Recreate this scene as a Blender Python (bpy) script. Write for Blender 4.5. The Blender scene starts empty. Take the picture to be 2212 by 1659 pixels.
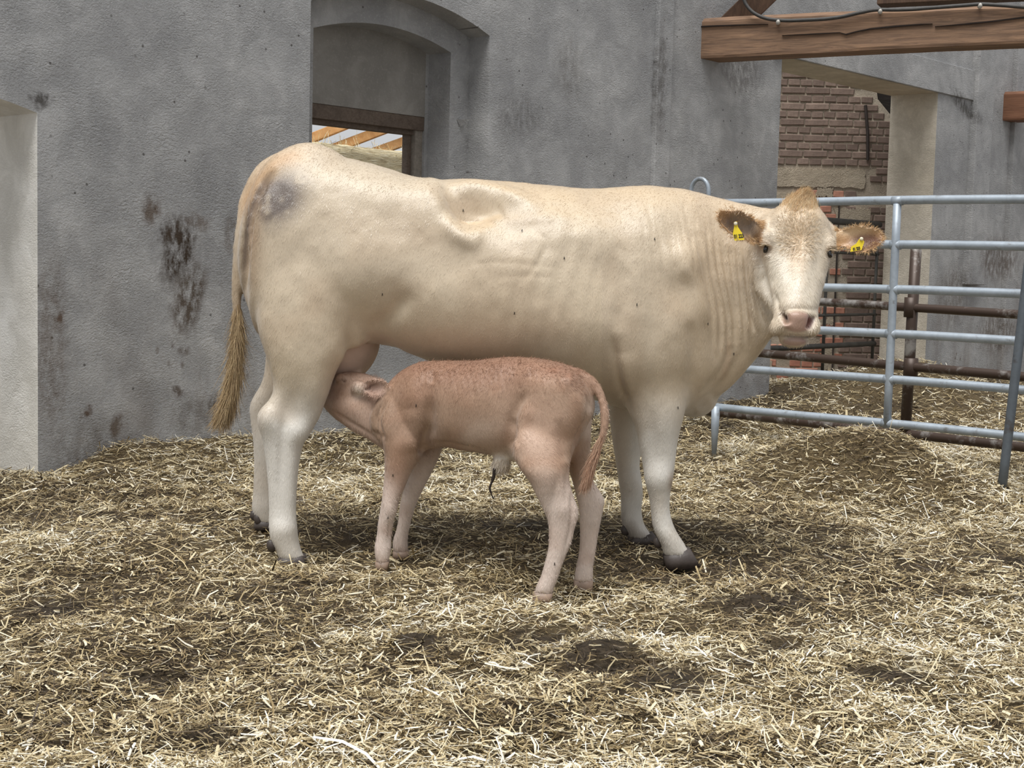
import bpy, bmesh, math, random
import numpy as np
from mathutils import Vector, Matrix
from mathutils import noise as mnoise

random.seed(7); rng = np.random.default_rng(7)
SC = bpy.context.scene
COL = SC.collection

# ------------------------------------------------------------------ camera
F, CX, CY = 3100.0, 1106.0, 829.5
CAMZ = 1.12
PITCH = math.atan((CY - 573.0) / F)
ROLL = 0.025
cp, sp, cr, sr = math.cos(PITCH), math.sin(PITCH), math.cos(ROLL), math.sin(ROLL)
FW = np.array([0, cp, -sp]); R0 = np.array([1.0, 0, 0]); U0 = np.array([0, sp, cp])
RT = cr * R0 + sr * U0
UP = -sr * R0 + cr * U0
CAM = np.array([0, 0, CAMZ])
cd = bpy.data.cameras.new('camera'); cam = bpy.data.objects.new('camera', cd); COL.objects.link(cam)
cd.sensor_fit = 'HORIZONTAL'; cd.sensor_width = 36.0; cd.lens = F * 36.0 / 2212.0
cd.clip_start = 0.05; cd.clip_end = 200
cam.matrix_world = Matrix(((RT[0], UP[0], -FW[0], 0), (RT[1], UP[1], -FW[1], 0), (RT[2], UP[2], -FW[2], CAMZ), (0, 0, 0, 1)))
SC.camera = cam

# ------------------------------------------------------------------ light
w = bpy.data.worlds.new('World'); SC.world = w; w.use_nodes = True
bg = w.node_tree.nodes['Background']
bg.inputs[0].default_value = (0.95, 0.97, 1.0, 1); bg.inputs[1].default_value = 0.55
sd = bpy.data.lights.new('sun', 'SUN'); sun = bpy.data.objects.new('sun', sd); COL.objects.link(sun)
sd.energy = 3.3; sd.angle = math.radians(38); sd.color = (1.0, 0.985, 0.955)
sun.rotation_euler = Vector((0.18, 0.33, -0.92)).to_track_quat('-Z', 'Y').to_euler()
sun.location = (-3, -3, 9)
SC.view_settings.view_transform = 'Standard'; SC.view_settings.look = 'None'
SC.view_settings.exposure = 0.16; SC.view_settings.gamma = 1.0; SC.view_settings.use_curve_mapping = False

# ------------------------------------------------------------------ geometry of the place
def ray(px, py):
    return FW + ((px - CX) / F) * RT - ((py - CY) / F) * UP
def U(px, py, Y):
    d = ray(px, py); return CAM + d * (Y / d[1])
def proj(V):
    D = np.asarray(V) - CAM; z = D @ FW
    return np.stack([CX + F * (D @ RT) / z, CY - F * (D @ UP) / z], -1)
def onplane(px, py, p0, n):
    d = ray(px, py); return CAM + d * (np.dot(p0 - CAM, n) / np.dot(d, n))
def onground(px, py, z=0.0):
    d = ray(px, py); return CAM + d * ((z - CAMZ) / d[2])
WA = math.radians(42.0)
WD = np.array([math.sin(WA), math.cos(WA), 0]); WN = np.array([-math.cos(WA), math.sin(WA), 0])
WO = U(81, 547, 7.06); WO[2] = 0
def W(t, z, n=0.0):
    p = WO + WD * t + WN * n; return np.array([p[0], p[1], z])
def wpx(px, py, n=0.0):
    p = onplane(px, py, WO + WN * n, WN); return float(np.dot(p - WO, WD)), float(p[2])
G0 = np.array([2.577, 7.3, 0]); GA = math.radians(49)
GD = np.array([-math.sin(GA), math.cos(GA), 0]); GN = np.array([math.cos(GA), math.sin(GA), 0])
def gpx(px, py):
    p = onplane(px, py, G0, GN); return float(np.dot(p - G0, GD)), float(p[2])

# ------------------------------------------------------------------ helpers
def lin(r, g, b, a=1.0):
    f = lambda c: (c / 255.0 / 12.92) if c / 255.0 <= 0.04045 else ((c / 255.0 + 0.055) / 1.055) ** 2.4
    return (f(r), f(g), f(b), a)
def L3(r, g, b): return np.array(lin(r, g, b)[:3])
def tag(o, label=None, cat=None, group=None, kind=None):
    if label: o['label'] = label
    if cat: o['category'] = cat
    if group: o['group'] = group
    if kind: o['kind'] = kind
    return o
def empty(name, loc, label=None, cat=None, group=None):
    o = bpy.data.objects.new(name, None); COL.objects.link(o); o.location = loc; o.empty_display_size = 0.1
    return tag(o, label, cat, group)
def link(name, me, m=None, parent=None, smooth=False):
    if m is not None:
        for k in (m if isinstance(m, (list, tuple)) else [m]): me.materials.append(k)
    o = bpy.data.objects.new(name, me); COL.objects.link(o)
    if smooth: me.shade_smooth()
    if parent is not None:
        o.parent = parent
        if parent.type == 'EMPTY': o.matrix_parent_inverse = Matrix.Translation(-Vector(parent.location))
        elif 'frame' in parent: o.matrix_parent_inverse = parent.matrix_basis.inverted()
    return o
class MB:
    """collects shapes given in world coordinates; build() links them as one mesh"""
    def __init__(s): s.v = []; s.f = []; s.mi = []
    def add(s, vs, fs, mi=0):
        b = len(s.v); s.v.extend([tuple(map(float, p)) for p in vs]); s.f.extend([tuple(i + b for i in f) for f in fs]); s.mi.extend([mi] * len(fs)); return s
    def box(s, c, ax, ay, az, mi=0):
        c, ax, ay, az = (np.asarray(q, float) for q in (c, ax, ay, az))
        vs = [c + i * ax + j * ay + k * az for i in (-1, 1) for j in (-1, 1) for k in (-1, 1)]
        return s.add(vs, [(0, 1, 3, 2), (4, 6, 7, 5), (0, 4, 5, 1), (2, 3, 7, 6), (0, 2, 6, 4), (1, 5, 7, 3)], mi)
    def tube(s, pts, rad, n=12, mi=0, cap=True, flat=1.0):
        pts = [np.asarray(p, float) for p in pts]; m = len(pts)
        rad = [rad] * m if np.isscalar(rad) else rad
        vs = []; up = None
        for i in range(m):
            d = pts[min(i + 1, m - 1)] - pts[max(i - 1, 0)]; d = d / (np.linalg.norm(d) + 1e-12)
            if up is None:
                up = np.array([0, 0, 1.0]) if abs(d[2]) < .9 else np.array([1.0, 0, 0])
            a = up - d * np.dot(up, d); a /= np.linalg.norm(a); b = np.cross(d, a); up = a
            for k in range(n):
                t = 2 * math.pi * k / n; vs.append(pts[i] + rad[i] * (a * math.cos(t) + b * math.sin(t) * flat))
        fs = [(i * n + k, i * n + (k + 1) % n, (i + 1) * n + (k + 1) % n, (i + 1) * n + k) for i in range(m - 1) for k in range(n)]
        if cap: fs += [tuple(range(n - 1, -1, -1)), tuple((m - 1) * n + k for k in range(n))]
        return s.add(vs, fs, mi)
    def ellipsoid(s, c, a, b, d, nu=16, nv=10, mi=0):
        c, a, b, d = (np.asarray(q, float) for q in (c, a, b, d)); vs = [c + d]
        for i in range(1, nv):
            t = math.pi * i / nv
            for k in range(nu):
                p = 2 * math.pi * k / nu; vs.append(c + d * math.cos(t) + math.sin(t) * (a * math.cos(p) + b * math.sin(p)))
        vs.append(c - d); e = len(vs) - 1
        fs = [(0, 1 + k, 1 + (k + 1) % nu) for k in range(nu)]
        fs += [(1 + i * nu + k, 1 + (i + 1) * nu + k, 1 + (i + 1) * nu + (k + 1) % nu, 1 + i * nu + (k + 1) % nu) for i in range(nv - 2) for k in range(nu)]
        fs += [(e, 1 + (nv - 2) * nu + (k + 1) % nu, 1 + (nv - 2) * nu + k) for k in range(nu)]
        return s.add(vs, fs, mi)
    def prism(s, poly, ext, mi=0):
        """closed polygon of world points pushed along ext"""
        poly = [np.asarray(p, float) for p in poly]; n = len(poly); e = np.asarray(ext, float)
        return s.add(poly + [p + e for p in poly], [tuple(range(n)), tuple(range(2 * n - 1, n - 1, -1))] + [(i, i + n, (i + 1) % n + n, (i + 1) % n) for i in range(n)], mi)
    def mesh(s, name, fix=True):
        me = bpy.data.meshes.new(name); me.from_pydata(s.v, [], s.f)
        if any(s.mi): me.polygons.foreach_set('material_index', s.mi)
        if fix:
            bm = bmesh.new(); bm.from_mesh(me); bmesh.ops.recalc_face_normals(bm, faces=bm.faces); bm.to_mesh(me); bm.free()
        me.update(); return me
    def build(s, name, m, parent=None, smooth=False, bevel=0):
        me = s.mesh(name)
        if bevel:
            bm = bmesh.new(); bm.from_mesh(me)
            bmesh.ops.bevel(bm, geom=[e for e in bm.edges if e.is_manifold and e.calc_face_angle(0) > .6], offset=bevel, segments=2, affect='EDGES', profile=.5, clamp_overlap=True)
            bm.to_mesh(me); bm.free()
        return link(name, me, m, parent, smooth)
def rawmesh(name, V, Q, col=None):
    """fast mesh from arrays: V (n,3), Q (m,k)"""
    me = bpy.data.meshes.new(name); V = np.asarray(V, np.float32); Q = np.asarray(Q, np.int32); m, k = Q.shape
    me.vertices.add(len(V)); me.vertices.foreach_set('co', V.ravel())
    me.loops.add(m * k); me.loops.foreach_set('vertex_index', Q.ravel())
    me.polygons.add(m); me.polygons.foreach_set('loop_start', np.arange(0, m * k, k, dtype=np.int32))
    me.update(calc_edges=True)
    if col is not None: setcol(me, col)
    return me
def setcol(me, col, name='Col'):
    a = me.attributes.new(name, 'FLOAT_COLOR', 'POINT'); c = np.ones((len(col), 4), np.float32); c[:, :3] = col
    a.data.foreach_set('color', c.ravel())
def smooth01(x): x = np.clip(x, 0, 1); return x * x * (3 - 2 * x)
_tab = np.random.default_rng(3).random((256, 256))
def vn(x, y):
    """2-D value noise in [-1,1]"""
    x = np.asarray(x, float); y = np.asarray(y, float); xi = np.floor(x).astype(int); yi = np.floor(y).astype(int)
    u = smooth01(x - xi); v = smooth01(y - yi); g = lambda a, b: _tab[a & 255, b & 255]
    return 2 * ((g(xi, yi) * (1 - u) + g(xi + 1, yi) * u) * (1 - v) + (g(xi, yi + 1) * (1 - u) + g(xi + 1, yi + 1) * u) * v) - 1

# ------------------------------------------------------------------ materials
class NT:
    def __init__(s, name):
        s.m = bpy.data.materials.new(name); s.m.use_nodes = True; s.t = s.m.node_tree; s.b = s.t.nodes['Principled BSDF']
    def n(s, typ, **kw):
        o = s.t.nodes.new(typ)
        for k, v in kw.items():
            if k.startswith('i_'):
                key = k[2:]; key = int(key) if key.isdigit() else key.replace('_', ' ')
                o.inputs[key].default_value = v
            else: setattr(o, k, v)
        return o
    def l(s, a, b): s.t.links.new(a, b)
    def coords(s, kind='Object', scale=(1, 1, 1), rot=(0, 0, 0), src=None):
        mp = s.n('ShaderNodeMapping'); mp.inputs['Scale'].default_value = scale; mp.inputs['Rotation'].default_value = rot
        if src is None: src = s.n('ShaderNodeTexCoord').outputs[kind]
        s.l(src, mp.inputs[0]); return mp.outputs[0]
    def noise(s, co, scale, detail=4, rough=.55, dist=0):
        o = s.n('ShaderNodeTexNoise'); o.inputs['Scale'].default_value = scale; o.inputs['Detail'].default_value = detail
        o.inputs['Roughness'].default_value = rough; o.inputs['Distortion'].default_value = dist; s.l(co, o.inputs['Vector']); return o.outputs[0]
    def ramp(s, fac, stops):
        o = s.n('ShaderNodeValToRGB'); e = o.color_ramp.elements
        while len(e) < len(stops): e.new(.5)
        for k, (p, c) in enumerate(stops): e[k].position = p; e[k].color = c if len(c) == 4 else (*c, 1)
        s.l(fac, o.inputs[0]); return o.outputs[0]
    def mix(s, fac, a, b, mode='MIX'):
        o = s.n('ShaderNodeMix', data_type='RGBA', blend_type=mode); o.clamp_factor = True
        for sock, v in ((o.inputs[0], fac), (o.inputs[6], a), (o.inputs[7], b)):
            if hasattr(v, 'is_output'): s.l(v, sock)
            else: sock.default_value = v
        return o.outputs[2]
    def math(s, op, a, b=0.0):
        o = s.n('ShaderNodeMath', operation=op)
        for k, v in enumerate((a, b)):
            if hasattr(v, 'is_output'): s.l(v, o.inputs[k])
            else: o.inputs[k].default_value = v
        return o.outputs[0]
    def bump(s, h, strength=.5, dist=.01, prev=None):
        o = s.n('ShaderNodeBump'); o.inputs['Strength'].default_value = strength; o.inputs['Distance'].default_value = dist
        s.l(h, o.inputs['Height'])
        if prev is not None: s.l(prev, o.inputs['Normal'])
        return o.outputs[0]
    def out(s, col=None, rough=None, nrm=None, **kw):
        for key, v in (('Base Color', col), ('Roughness', rough), ('Normal', nrm)):
            if v is None: continue
            if hasattr(v, 'is_output'): s.l(v, s.b.inputs[key])
            else: s.b.inputs[key].default_value = v
        for k, v in kw.items(): s.b.inputs[k.replace('_', ' ')].default_value = v
        return s.m
G = lambda v: (v, v, v, 1)

def mat_plaster(name, light, dark, stains=True, stain_list=(), relief=.9):
    """grey trowelled render; coordinates are wall metres: x along, y up, z depth"""
    k = NT(name); co = k.coords('Object'); sep = k.n('ShaderNodeSeparateXYZ'); k.l(co, sep.inputs[0])
    big = k.noise(co, 1.1, 6, .62); mid = k.noise(co, 4.5, 6, .65, .6); fine = k.noise(co, 60, 4, .7)
    c = k.mix(k.ramp(big, [(.30, G(0)), (.70, G(1))]), dark, light)
    c = k.mix(k.math('MULTIPLY', k.ramp(mid, [(.42, G(1)), (.62, G(0))]), .38), c, tuple(x * .62 for x in dark[:3]) + (1,))
    c = k.mix(k.math('MULTIPLY', k.ramp(fine, [(.55, G(0)), (.75, G(1))]), .35), c, tuple(min(1, x * 1.35) for x in light[:3]) + (1,))
    if stains:
        # dung splashes towards the bedding
        v = k.n('ShaderNodeTexVoronoi', feature='F1', voronoi_dimensions='2D'); v.inputs['Scale'].default_value = 11.0
        k.l(k.coords('Object', (1.0, .6, 1)), v.inputs['Vector'])
        low = k.math('SUBTRACT', 1.15, k.math('MULTIPLY', sep.outputs[1], .85))
        sp = k.math('MULTIPLY', k.ramp(v.outputs['Distance'], [(.04, G(1)), (.17, G(0))]), k.ramp(k.noise(co, 2.6, 3, .6), [(.5, G(0)), (.62, G(1))]))
        sp = k.math('MULTIPLY', sp, k.ramp(low, [(0, G(0)), (.9, G(1))]))
        c = k.mix(k.math('MULTIPLY', sp, .8), c, lin(88, 72, 56))
        gr = k.math('MULTIPLY', k.ramp(k.noise(k.coords('Object', (1.6, .45, 1)), 1.7, 5, .6), [(.46, G(0)), (.7, G(1))]), k.ramp(low, [(-0.0, G(0)), (1.0, G(.55))]))
        c = k.mix(gr, c, lin(104, 90, 76))
        pit = k.n('ShaderNodeTexVoronoi', feature='F1', voronoi_dimensions='2D'); pit.inputs['Scale'].default_value = 5.5; k.l(co, pit.inputs['Vector'])
        c = k.mix(k.math('MULTIPLY', k.ramp(pit.outputs['Distance'], [(.025, G(.8)), (.05, G(0))]), k.ramp(k.noise(co, 1.9, 2), [(.52, G(0)), (.56, G(1))])), c, lin(70, 66, 62))
    for (t, z, rt, rz, ang, colr, amt) in stain_list:
        mp = k.n('ShaderNodeMapping', vector_type='TEXTURE'); mp.inputs['Location'].default_value = (t, z, 0); mp.inputs['Rotation'].default_value = (0, 0, ang); mp.inputs['Scale'].default_value = (rt, rz, 1000)
        wob = k.n('ShaderNodeVectorMath', operation='ADD'); k.l(co, wob.inputs[0])
        nn = k.n('ShaderNodeTexNoise'); nn.inputs['Scale'].default_value = 14; nn.inputs['Detail'].default_value = 5; k.l(co, nn.inputs['Vector'])
        nv = k.n('ShaderNodeVectorMath', operation='MULTIPLY_ADD'); k.l(nn.outputs['Color'], nv.inputs[0]); nv.inputs[1].default_value = (.12, .12, 0); nv.inputs[2].default_value = (-.06, -.06, 0)
        k.l(nv.outputs[0], wob.inputs[1]); k.l(wob.outputs[0], mp.inputs[0])
        ln = k.n('ShaderNodeVectorMath', operation='LENGTH'); k.l(mp.outputs[0], ln.inputs[0])
        m = k.ramp(ln.outputs['Value'], [(.45, G(1)), (1.0, G(0))])
        m = k.math('MULTIPLY', m, k.ramp(k.noise(k.coords('Object', (1, .45, 1), (0, 0, .5)), 22, 5, .7), [(.36, G(0)), (.56, G(1))]))
        c = k.mix(k.math('MULTIPLY', m, amt), c, colr)
    # trowel marks: sharp ridges swept in two directions, patchy
    def ridges(rot, sc, stretch, dist):
        n_ = k.noise(k.coords('Object', (1, stretch, 1), (0, 0, rot)), sc, 2, .5, dist)
        return k.math('POWER', k.math('SUBTRACT', 1.0, k.math('ABSOLUTE', k.math('MULTIPLY', k.math('SUBTRACT', n_, .5), 4.0))), 2.0)
    pm = k.ramp(k.noise(co, 2.3, 3, .5), [(.42, G(0)), (.58, G(1))])
    r1 = ridges(.55, 30, 2.2, .7); r2 = ridges(-.6, 26, 2.0, .9)
    rr = k.n('ShaderNodeMix', data_type='FLOAT'); k.l(pm, rr.inputs[0]); k.l(r1, rr.inputs[2]); k.l(r2, rr.inputs[3])
    h = k.math('ADD', k.math('MULTIPLY', rr.outputs[0], k.ramp(k.noise(co, 3.1, 2, .5), [(.35, G(.08)), (.65, G(.42))])), k.math('MULTIPLY', k.noise(co, 85, 4, .7), .9))
    h = k.math('ADD', h, k.math('MULTIPLY', mid, .9))
    n1 = k.bump(h, relief, .011); n2 = k.bump(big, .5, .05, n1)
    return k.out(c, .88, n2)

def mat_wood(name, c1, c2, axis_scale=(1.2, 14, 14), crack=True):
    k = NT(name); co = k.coords('Object', axis_scale); g = k.noise(co, 2.2, 6, .65, .8); co2 = k.coords('Object', tuple(s * .35 for s in axis_scale))
    big = k.noise(co2, 1.5, 4, .6)
    c = k.mix(k.ramp(g, [(.3, G(0)), (.7, G(1))]), c1, c2)
    c = k.mix(k.math('MULTIPLY', k.ramp(big, [(.45, G(0)), (.75, G(1))]), .5), c, tuple(x * .45 for x in c1[:3]) + (1,))
    h = g
    return k.out(c, .8, k.bump(h, .5, .006))

def mat_plain(name, col, rough=.7, var=.25, scale=8, bump=.2, bscale=60, bdist=.003, metal=0.0, **kw):
    k = NT(name); co = k.coords('Object'); n = k.noise(co, scale, 5, .6)
    c = k.mix(k.ramp(n, [(.3, G(0)), (.7, G(1))]), tuple(x * (1 - var) for x in col[:3]) + (1,), tuple(min(1, x * (1 + var)) for x in col[:3]) + (1,))
    return k.out(c, rough, k.bump(k.noise(co, bscale, 3), bump, bdist), Metallic=metal, **kw)

def mat_galv(name, base, rust=0.0, rustcol=(66, 52, 44)):
    k = NT(name); co = k.coords('Object'); v = k.n('ShaderNodeTexVoronoi'); v.inputs['Scale'].default_value = 55; k.l(co, v.inputs['Vector'])
    n = k.noise(co, 9, 5, .65)
    c = k.mix(k.ramp(n, [(.3, G(0)), (.7, G(1))]), tuple(x * .72 for x in base[:3]) + (1,), base)
    c = k.mix(k.math('MULTIPLY', v.outputs['Color'], .18), c, tuple(min(1, x * 1.4) for x in base[:3]) + (1,))
    dirt = k.ramp(k.noise(co, 16, 6, .7), [(.58, G(0)), (.72, G(.6))]); c = k.mix(dirt, c, lin(96, 88, 76))
    if rust: c = k.mix(k.ramp(k.noise(co, 5, 6, .7), [(.30 + rust * .25, G(1)), (.42 + rust * .25, G(0))]), c, lin(*rustcol))
    return k.out(c, .45, k.bump(n, .15, .002), Metallic=.25)

def mat_vcol(name, rough=.8, var=.2, scale=40, bump=.3, bscale=(160, 160, 160), bdist=.002, attr='Col', sheen=0.0, **kw):
    k = NT(name); a = k.n('ShaderNodeAttribute', attribute_name=attr); co = k.coords('Object'); n = k.noise(co, scale, 5, .65)
    c = k.mix(1.0, a.outputs['Color'], k.mix(k.ramp(n, [(.25, G(0)), (.75, G(1))]), G(1 - var), G(1.0)), 'MULTIPLY')
    nn = k.noise(k.coords('Object', bscale), 1.0, 3, .6)
    if sheen: k.b.inputs['Sheen Weight'].default_value = sheen; k.b.inputs['Sheen Roughness'].default_value = .45
    return k.out(c, rough, k.bump(nn, bump, bdist), **kw)
STRAW_N = (92000, 86000, 26000)
# ================================================================== THE SETTING
def frame_matrix(o, d, n):
    return Matrix(((d[0], 0, n[0], o[0]), (d[1], 0, n[1], o[1]), (d[2], 1, n[2], o[2]), (0, 0, 0, 1)))
MW = frame_matrix(WO, WD, WN)
def slab(mb, t0, t1, z0, z1, n0, n1, holes, step=.12, mi=0, mi_rev=None):
    """wall layer with arched or flat openings: holes = (ta, tb, zbottom, zspring, rise)"""
    def top(h, t):
        u = (t - (h[0] + h[1]) / 2) / ((h[1] - h[0]) / 2); return h[3] + h[4] * (1 - u * u)
    ts = {t0, t1}
    for h in holes:
        ts |= {h[0], h[1]}
        if h[4]: ts |= {h[0] + (h[1] - h[0]) * k / 18 for k in range(19)}
    ts = sorted(ts)
    def quad(p, m): mb.add(p, [(0, 1, 2, 3)], m)
    for a, b in zip(ts[:-1], ts[1:]):
        mid = (a + b) / 2; h = next((h for h in holes if h[0] < mid < h[1]), None)
        if h is None: segs = [(z0, z0, z1, z1)]
        else:
            segs = [(top(h, a), top(h, b), z1, z1)]
            if h[2] > z0: segs.append((z0, z0, h[2], h[2]))
        for (la, lb, ua, ub) in segs:
            quad([(a, la, n0), (b, lb, n0), (b, ub, n0), (a, ua, n0)], mi)
            quad([(a, la, n1), (a, ua, n1), (b, ub, n1), (b, lb, n1)], mi)
        if h is not None:
            r = mi if mi_rev is None else mi_rev
            quad([(a, top(h, a), n0), (a, top(h, a), n1), (b, top(h, b), n1), (b, top(h, b), n0)], r)
            if h[2] > z0: quad([(a, h[2], n0), (b, h[2], n0), (b, h[2], n1), (a, h[2], n1)], r)
    r = mi if mi_rev is None else mi_rev
    for h in holes:
        zb = max(h[2], z0)
        quad([(h[0], zb, n0), (h[0], zb, n1), (h[0], h[3], n1), (h[0], h[3], n0)], r)
        quad([(h[1], zb, n0), (h[1], h[3], n0), (h[1], h[3], n1), (h[1], zb, n1)], r)
    quad([(t0, z1, n0), (t1, z1, n0), (t1, z1, n1), (t0, z1, n1)], mi)
    quad([(t0, z0, n0), (t0, z1, n0), (t0, z1, n1), (t0, z0, n1)], mi)
    quad([(t1, z0, n0), (t1, z0, n1), (t1, z1, n1), (t1, z1, n0)], mi)

st = []
for px, py, rpx, rpy, ang, c, a in [(250, 920, 20, 30, 0, (84, 66, 50), .8), (465, 880, 12, 40, 0, (80, 64, 48), .8), (395, 760, 14, 18, 0, (80, 64, 50), .8), (190, 890, 10, 22, .5, (84, 64, 48), .9), (130, 690, 12, 16, 0, (92, 70, 56), .9), (380, 850, 18, 16, 0, (80, 64, 50), .8), (385, 545, 40, 100, .42, (58, 44, 30), 1.0), (370, 500, 30, 40, .3, (64, 50, 36), 1.0), (408, 645, 42, 100, .28, (76, 60, 42), .9), (330, 450, 26, 45, .2, (92, 74, 58), .8),
                                    (425, 480, 40, 22, 0, (96, 78, 62), .6), (500, 505, 22, 55, 0, (90, 74, 58), .6), (200, 1000, 110, 120, 0, (92, 80, 66), .45), (110, 750, 45, 250, 0, (98, 82, 68), .5),
                                    (90, 215, 30, 25, 0, (70, 66, 62), .9), (1600, 150, 60, 70, 0, (92, 88, 84), .6), (1120, 250, 60, 60, 0, (92, 90, 88), .5), (2150, 560, 55, 60, 0, (86, 70, 56), .7), (2080, 230, 40, 22, .4, (92, 90, 86), .9), (420, 900, 60, 60, 0, (84, 70, 56), .4), (2150, 720, 45, 60, 0, (92, 78, 64), .7), (2060, 640, 40, 90, 0, (104, 94, 84), .6), (1420, 180, 14, 160, 0, (96, 92, 88), .7), (1230, 150, 40, 90, 0, (110, 106, 100), .4)]:
    t, z = wpx(px, py); t2, _ = wpx(px + rpx, py); _, z2 = wpx(px, py - rpy); st.append((t, z, abs(t2 - t), abs(z2 - z), -ang, lin(*c), a))
M_wall = mat_plaster('grey_render', lin(197, 196, 195), lin(156, 156, 157), True, st)
M_reveal = mat_plaster('whitewashed_render', lin(247, 245, 240), lin(226, 221, 210), False, (), .5)
M_dreveal = mat_plaster('sandy_render', lin(224, 216, 202), lin(192, 182, 164), False, (), .5)
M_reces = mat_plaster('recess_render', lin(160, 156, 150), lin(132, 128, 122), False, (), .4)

DL0, _z = wpx(1689, 138); DL1, _z = wpx(2026, 208.6)
WT0, WT1 = 1.706, 3.20
left_door = (-1.25, 0.0, -1, 1.80, .095); right_door = (DL0, DL1, -1, 2.90, 0)
mb = MB()
slab(mb, -6, 26, -.3, 4.4, 0, .18, [left_door, (WT0, WT1, .85, 2.595, .145), right_door])
slab(mb, -6, 26, -.3, 4.4, .18, .38, [left_door, (WT0 + .172, WT1 - .172, .85, 2.481, .093), right_door], mi=0)
slab(mb, -6, 26, -.3, 4.4, .38, .50, [left_door, (WT0 + .19, WT1 - .20, .85, 2.075, 0), right_door], mi=0)
# doorway reveals take their own wash
me = mb.mesh('wall_back', fix=False)
for p in me.polygons:
    c = p.center; n = p.normal
    if abs(n.z) < .5:
        if abs(c.x) < .01 or (c.x < 0 and c.x > -1.3): p.material_index = 1
        elif abs(c.x - DL1) < .01 or abs(c.x - DL0) < .01 or (DL0 < c.x < DL1 and abs(c.y - 2.9) < .01): p.material_index = 2
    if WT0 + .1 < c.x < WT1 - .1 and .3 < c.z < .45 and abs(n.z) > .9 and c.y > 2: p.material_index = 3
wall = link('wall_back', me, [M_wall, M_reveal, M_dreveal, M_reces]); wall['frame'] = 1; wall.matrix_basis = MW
tag(wall, 'grey rendered barn wall with arched openings behind the cow', None, None, 'structure')
def wchild(mb, name, m, par, bevel=0, smooth=False):
    """mesh given in wall metres under a wall object"""
    o = mb.build(name, m, None, smooth, bevel); o.parent = par; return o
# pilaster strips, lintel band
def wbox(mb, t0, t1, z0, z1, n0, n1, mi=0): return mb.box(((t0 + t1) / 2, (z0 + z1) / 2, (n0 + n1) / 2), ((t1 - t0) / 2, 0, 0), (0, (z1 - z0) / 2, 0), (0, 0, (n1 - n0) / 2), mi)
ta, _z = wpx(1408, 300); tb, _z = wpx(1440, 300)
wchild(wbox(MB(), ta, tb, -.2, 4.4, -.035, .01), 'pilaster', M_wall, wall, .008)
ta, _z = wpx(2094, 300); tb, _z = wpx(2129, 300); _t, zb = wpx(2100, 615)
wchild(wbox(MB(), ta, tb, zb, 4.4, -.07, .01), 'pilaster', M_wall, wall, .008)
_t, zl = wpx(2090, 150)
wchild(wbox(MB(), DL0 - .15, ta, 2.90, zl, -.025, .01), 'door_lintel', M_wall, wall, .006)
wchild(wbox(MB(), tb + .6, tb + 1.5, -.2, 4.4, -.05, .01), 'pilaster', M_wall, wall, .008)

# window joinery
M_oldwood = mat_wood('weathered_wood', lin(84, 70, 60), lin(112, 98, 86), (3, 30, 30))
M_palewood = mat_wood('grey_wood', lin(120, 112, 102), lin(150, 142, 132), (30, 3, 30))
wf = bpy.data.objects.new('window_1', None); COL.objects.link(wf); wf.location = W(2.45, .85, .4)
tag(wf, 'dark timber window frame in the arched recess above the cow', None, None, 'structure')
wi0, wi1 = WT0 + .19, WT1 - .20
def wsub(name, boxes, m, bevel=.004):
    b = MB()
    for (t0, t1, z0, z1, n0, n1) in boxes:
        P = [W(t, z, n) for t in (t0, t1) for z in (z0, z1) for n in (n0, n1)]
        b.add(P, [(0, 1, 3, 2), (4, 6, 7, 5), (0, 4, 5, 1), (2, 3, 7, 6), (0, 2, 6, 4), (1, 5, 7, 3)])
    return b.build(name, m, wf, False, bevel)
tr, zr = wpx(880, 300, .44)
wsub('frame_head', [(wi0 - .02, wi1 + .02, 1.985, 2.075, .385, .47)], M_oldwood)
wsub('frame_rail', [(wi0 - .02, wi1, 1.955, 1.995, .42, .49)], M_oldwood, .003)
wsub('frame_jamb', [(tr + .035, wi1 + .015, .85, 1.99, .40, .47)], M_palewood)
wsub('casement_stile', [(tr, tr + .035, .85, 1.96, .44, .49)], M_oldwood, .003)
wsub('window_sill', [(wi0 - .05, wi1 + .05, .82, .86, .36, .50)], M_palewood, .003)
# small bracket in the reveal corner
b = MB(); tq, zq = wpx(997, 258, .18)
b.add([(tq - .05, zq, .18), (tq, zq - .005, .10), (tq + .0, zq, .18), (tq - .02, zq - .05, .17)], [(0, 1, 2), (0, 3, 1), (1, 3, 2), (0, 2, 3)])
wchild(b, 'plaster_burr', M_wall, wall)

# ------------------------------------------------------------------ ground relief
walld = lambda x, y: -((x - WO[0]) * WN[0] + (y - WO[1]) * WN[1])
wallt = lambda x, y: (x - WO[0]) * WD[0] + (y - WO[1]) * WD[1]
ctrl = [(630, 1222, 5.38), (1470, 1222, 5.46), (560, 1137, 5.86), (1375, 1174, 5.85), (1172, 1302, 4.86), (1260, 1276, 5.06), (828, 1230, 5.22), (866, 1204, 5.40), (2165, 1040, 7.27)]
CTRL = [(p[0], p[1], p[2]) for p in (U(*c) for c in ctrl)]
piles = [(300, 985, .10, .30), (480, 960, .08, .3), (730, 960, .06, .35), (1600, 900, .05, .35)]
PILES = [(*U(px_, 900, Y_)[:2], h_, s_) for px_, Y_, h_, s_ in ((1660, 7.75, .09, .22), (1760, 7.6, .14, .26), (1870, 7.42, .19, .26), (1980, 7.2, .13, .24), (2080, 7.0, .05, .22), (1930, 12.0, .30, .5), (2080, 11.5, .18, .6), (1700, 12.6, .10, .5))] + [(*onground(px, py + h * 330)[:2], h, s) for px, py, h, s in piles]
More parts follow.
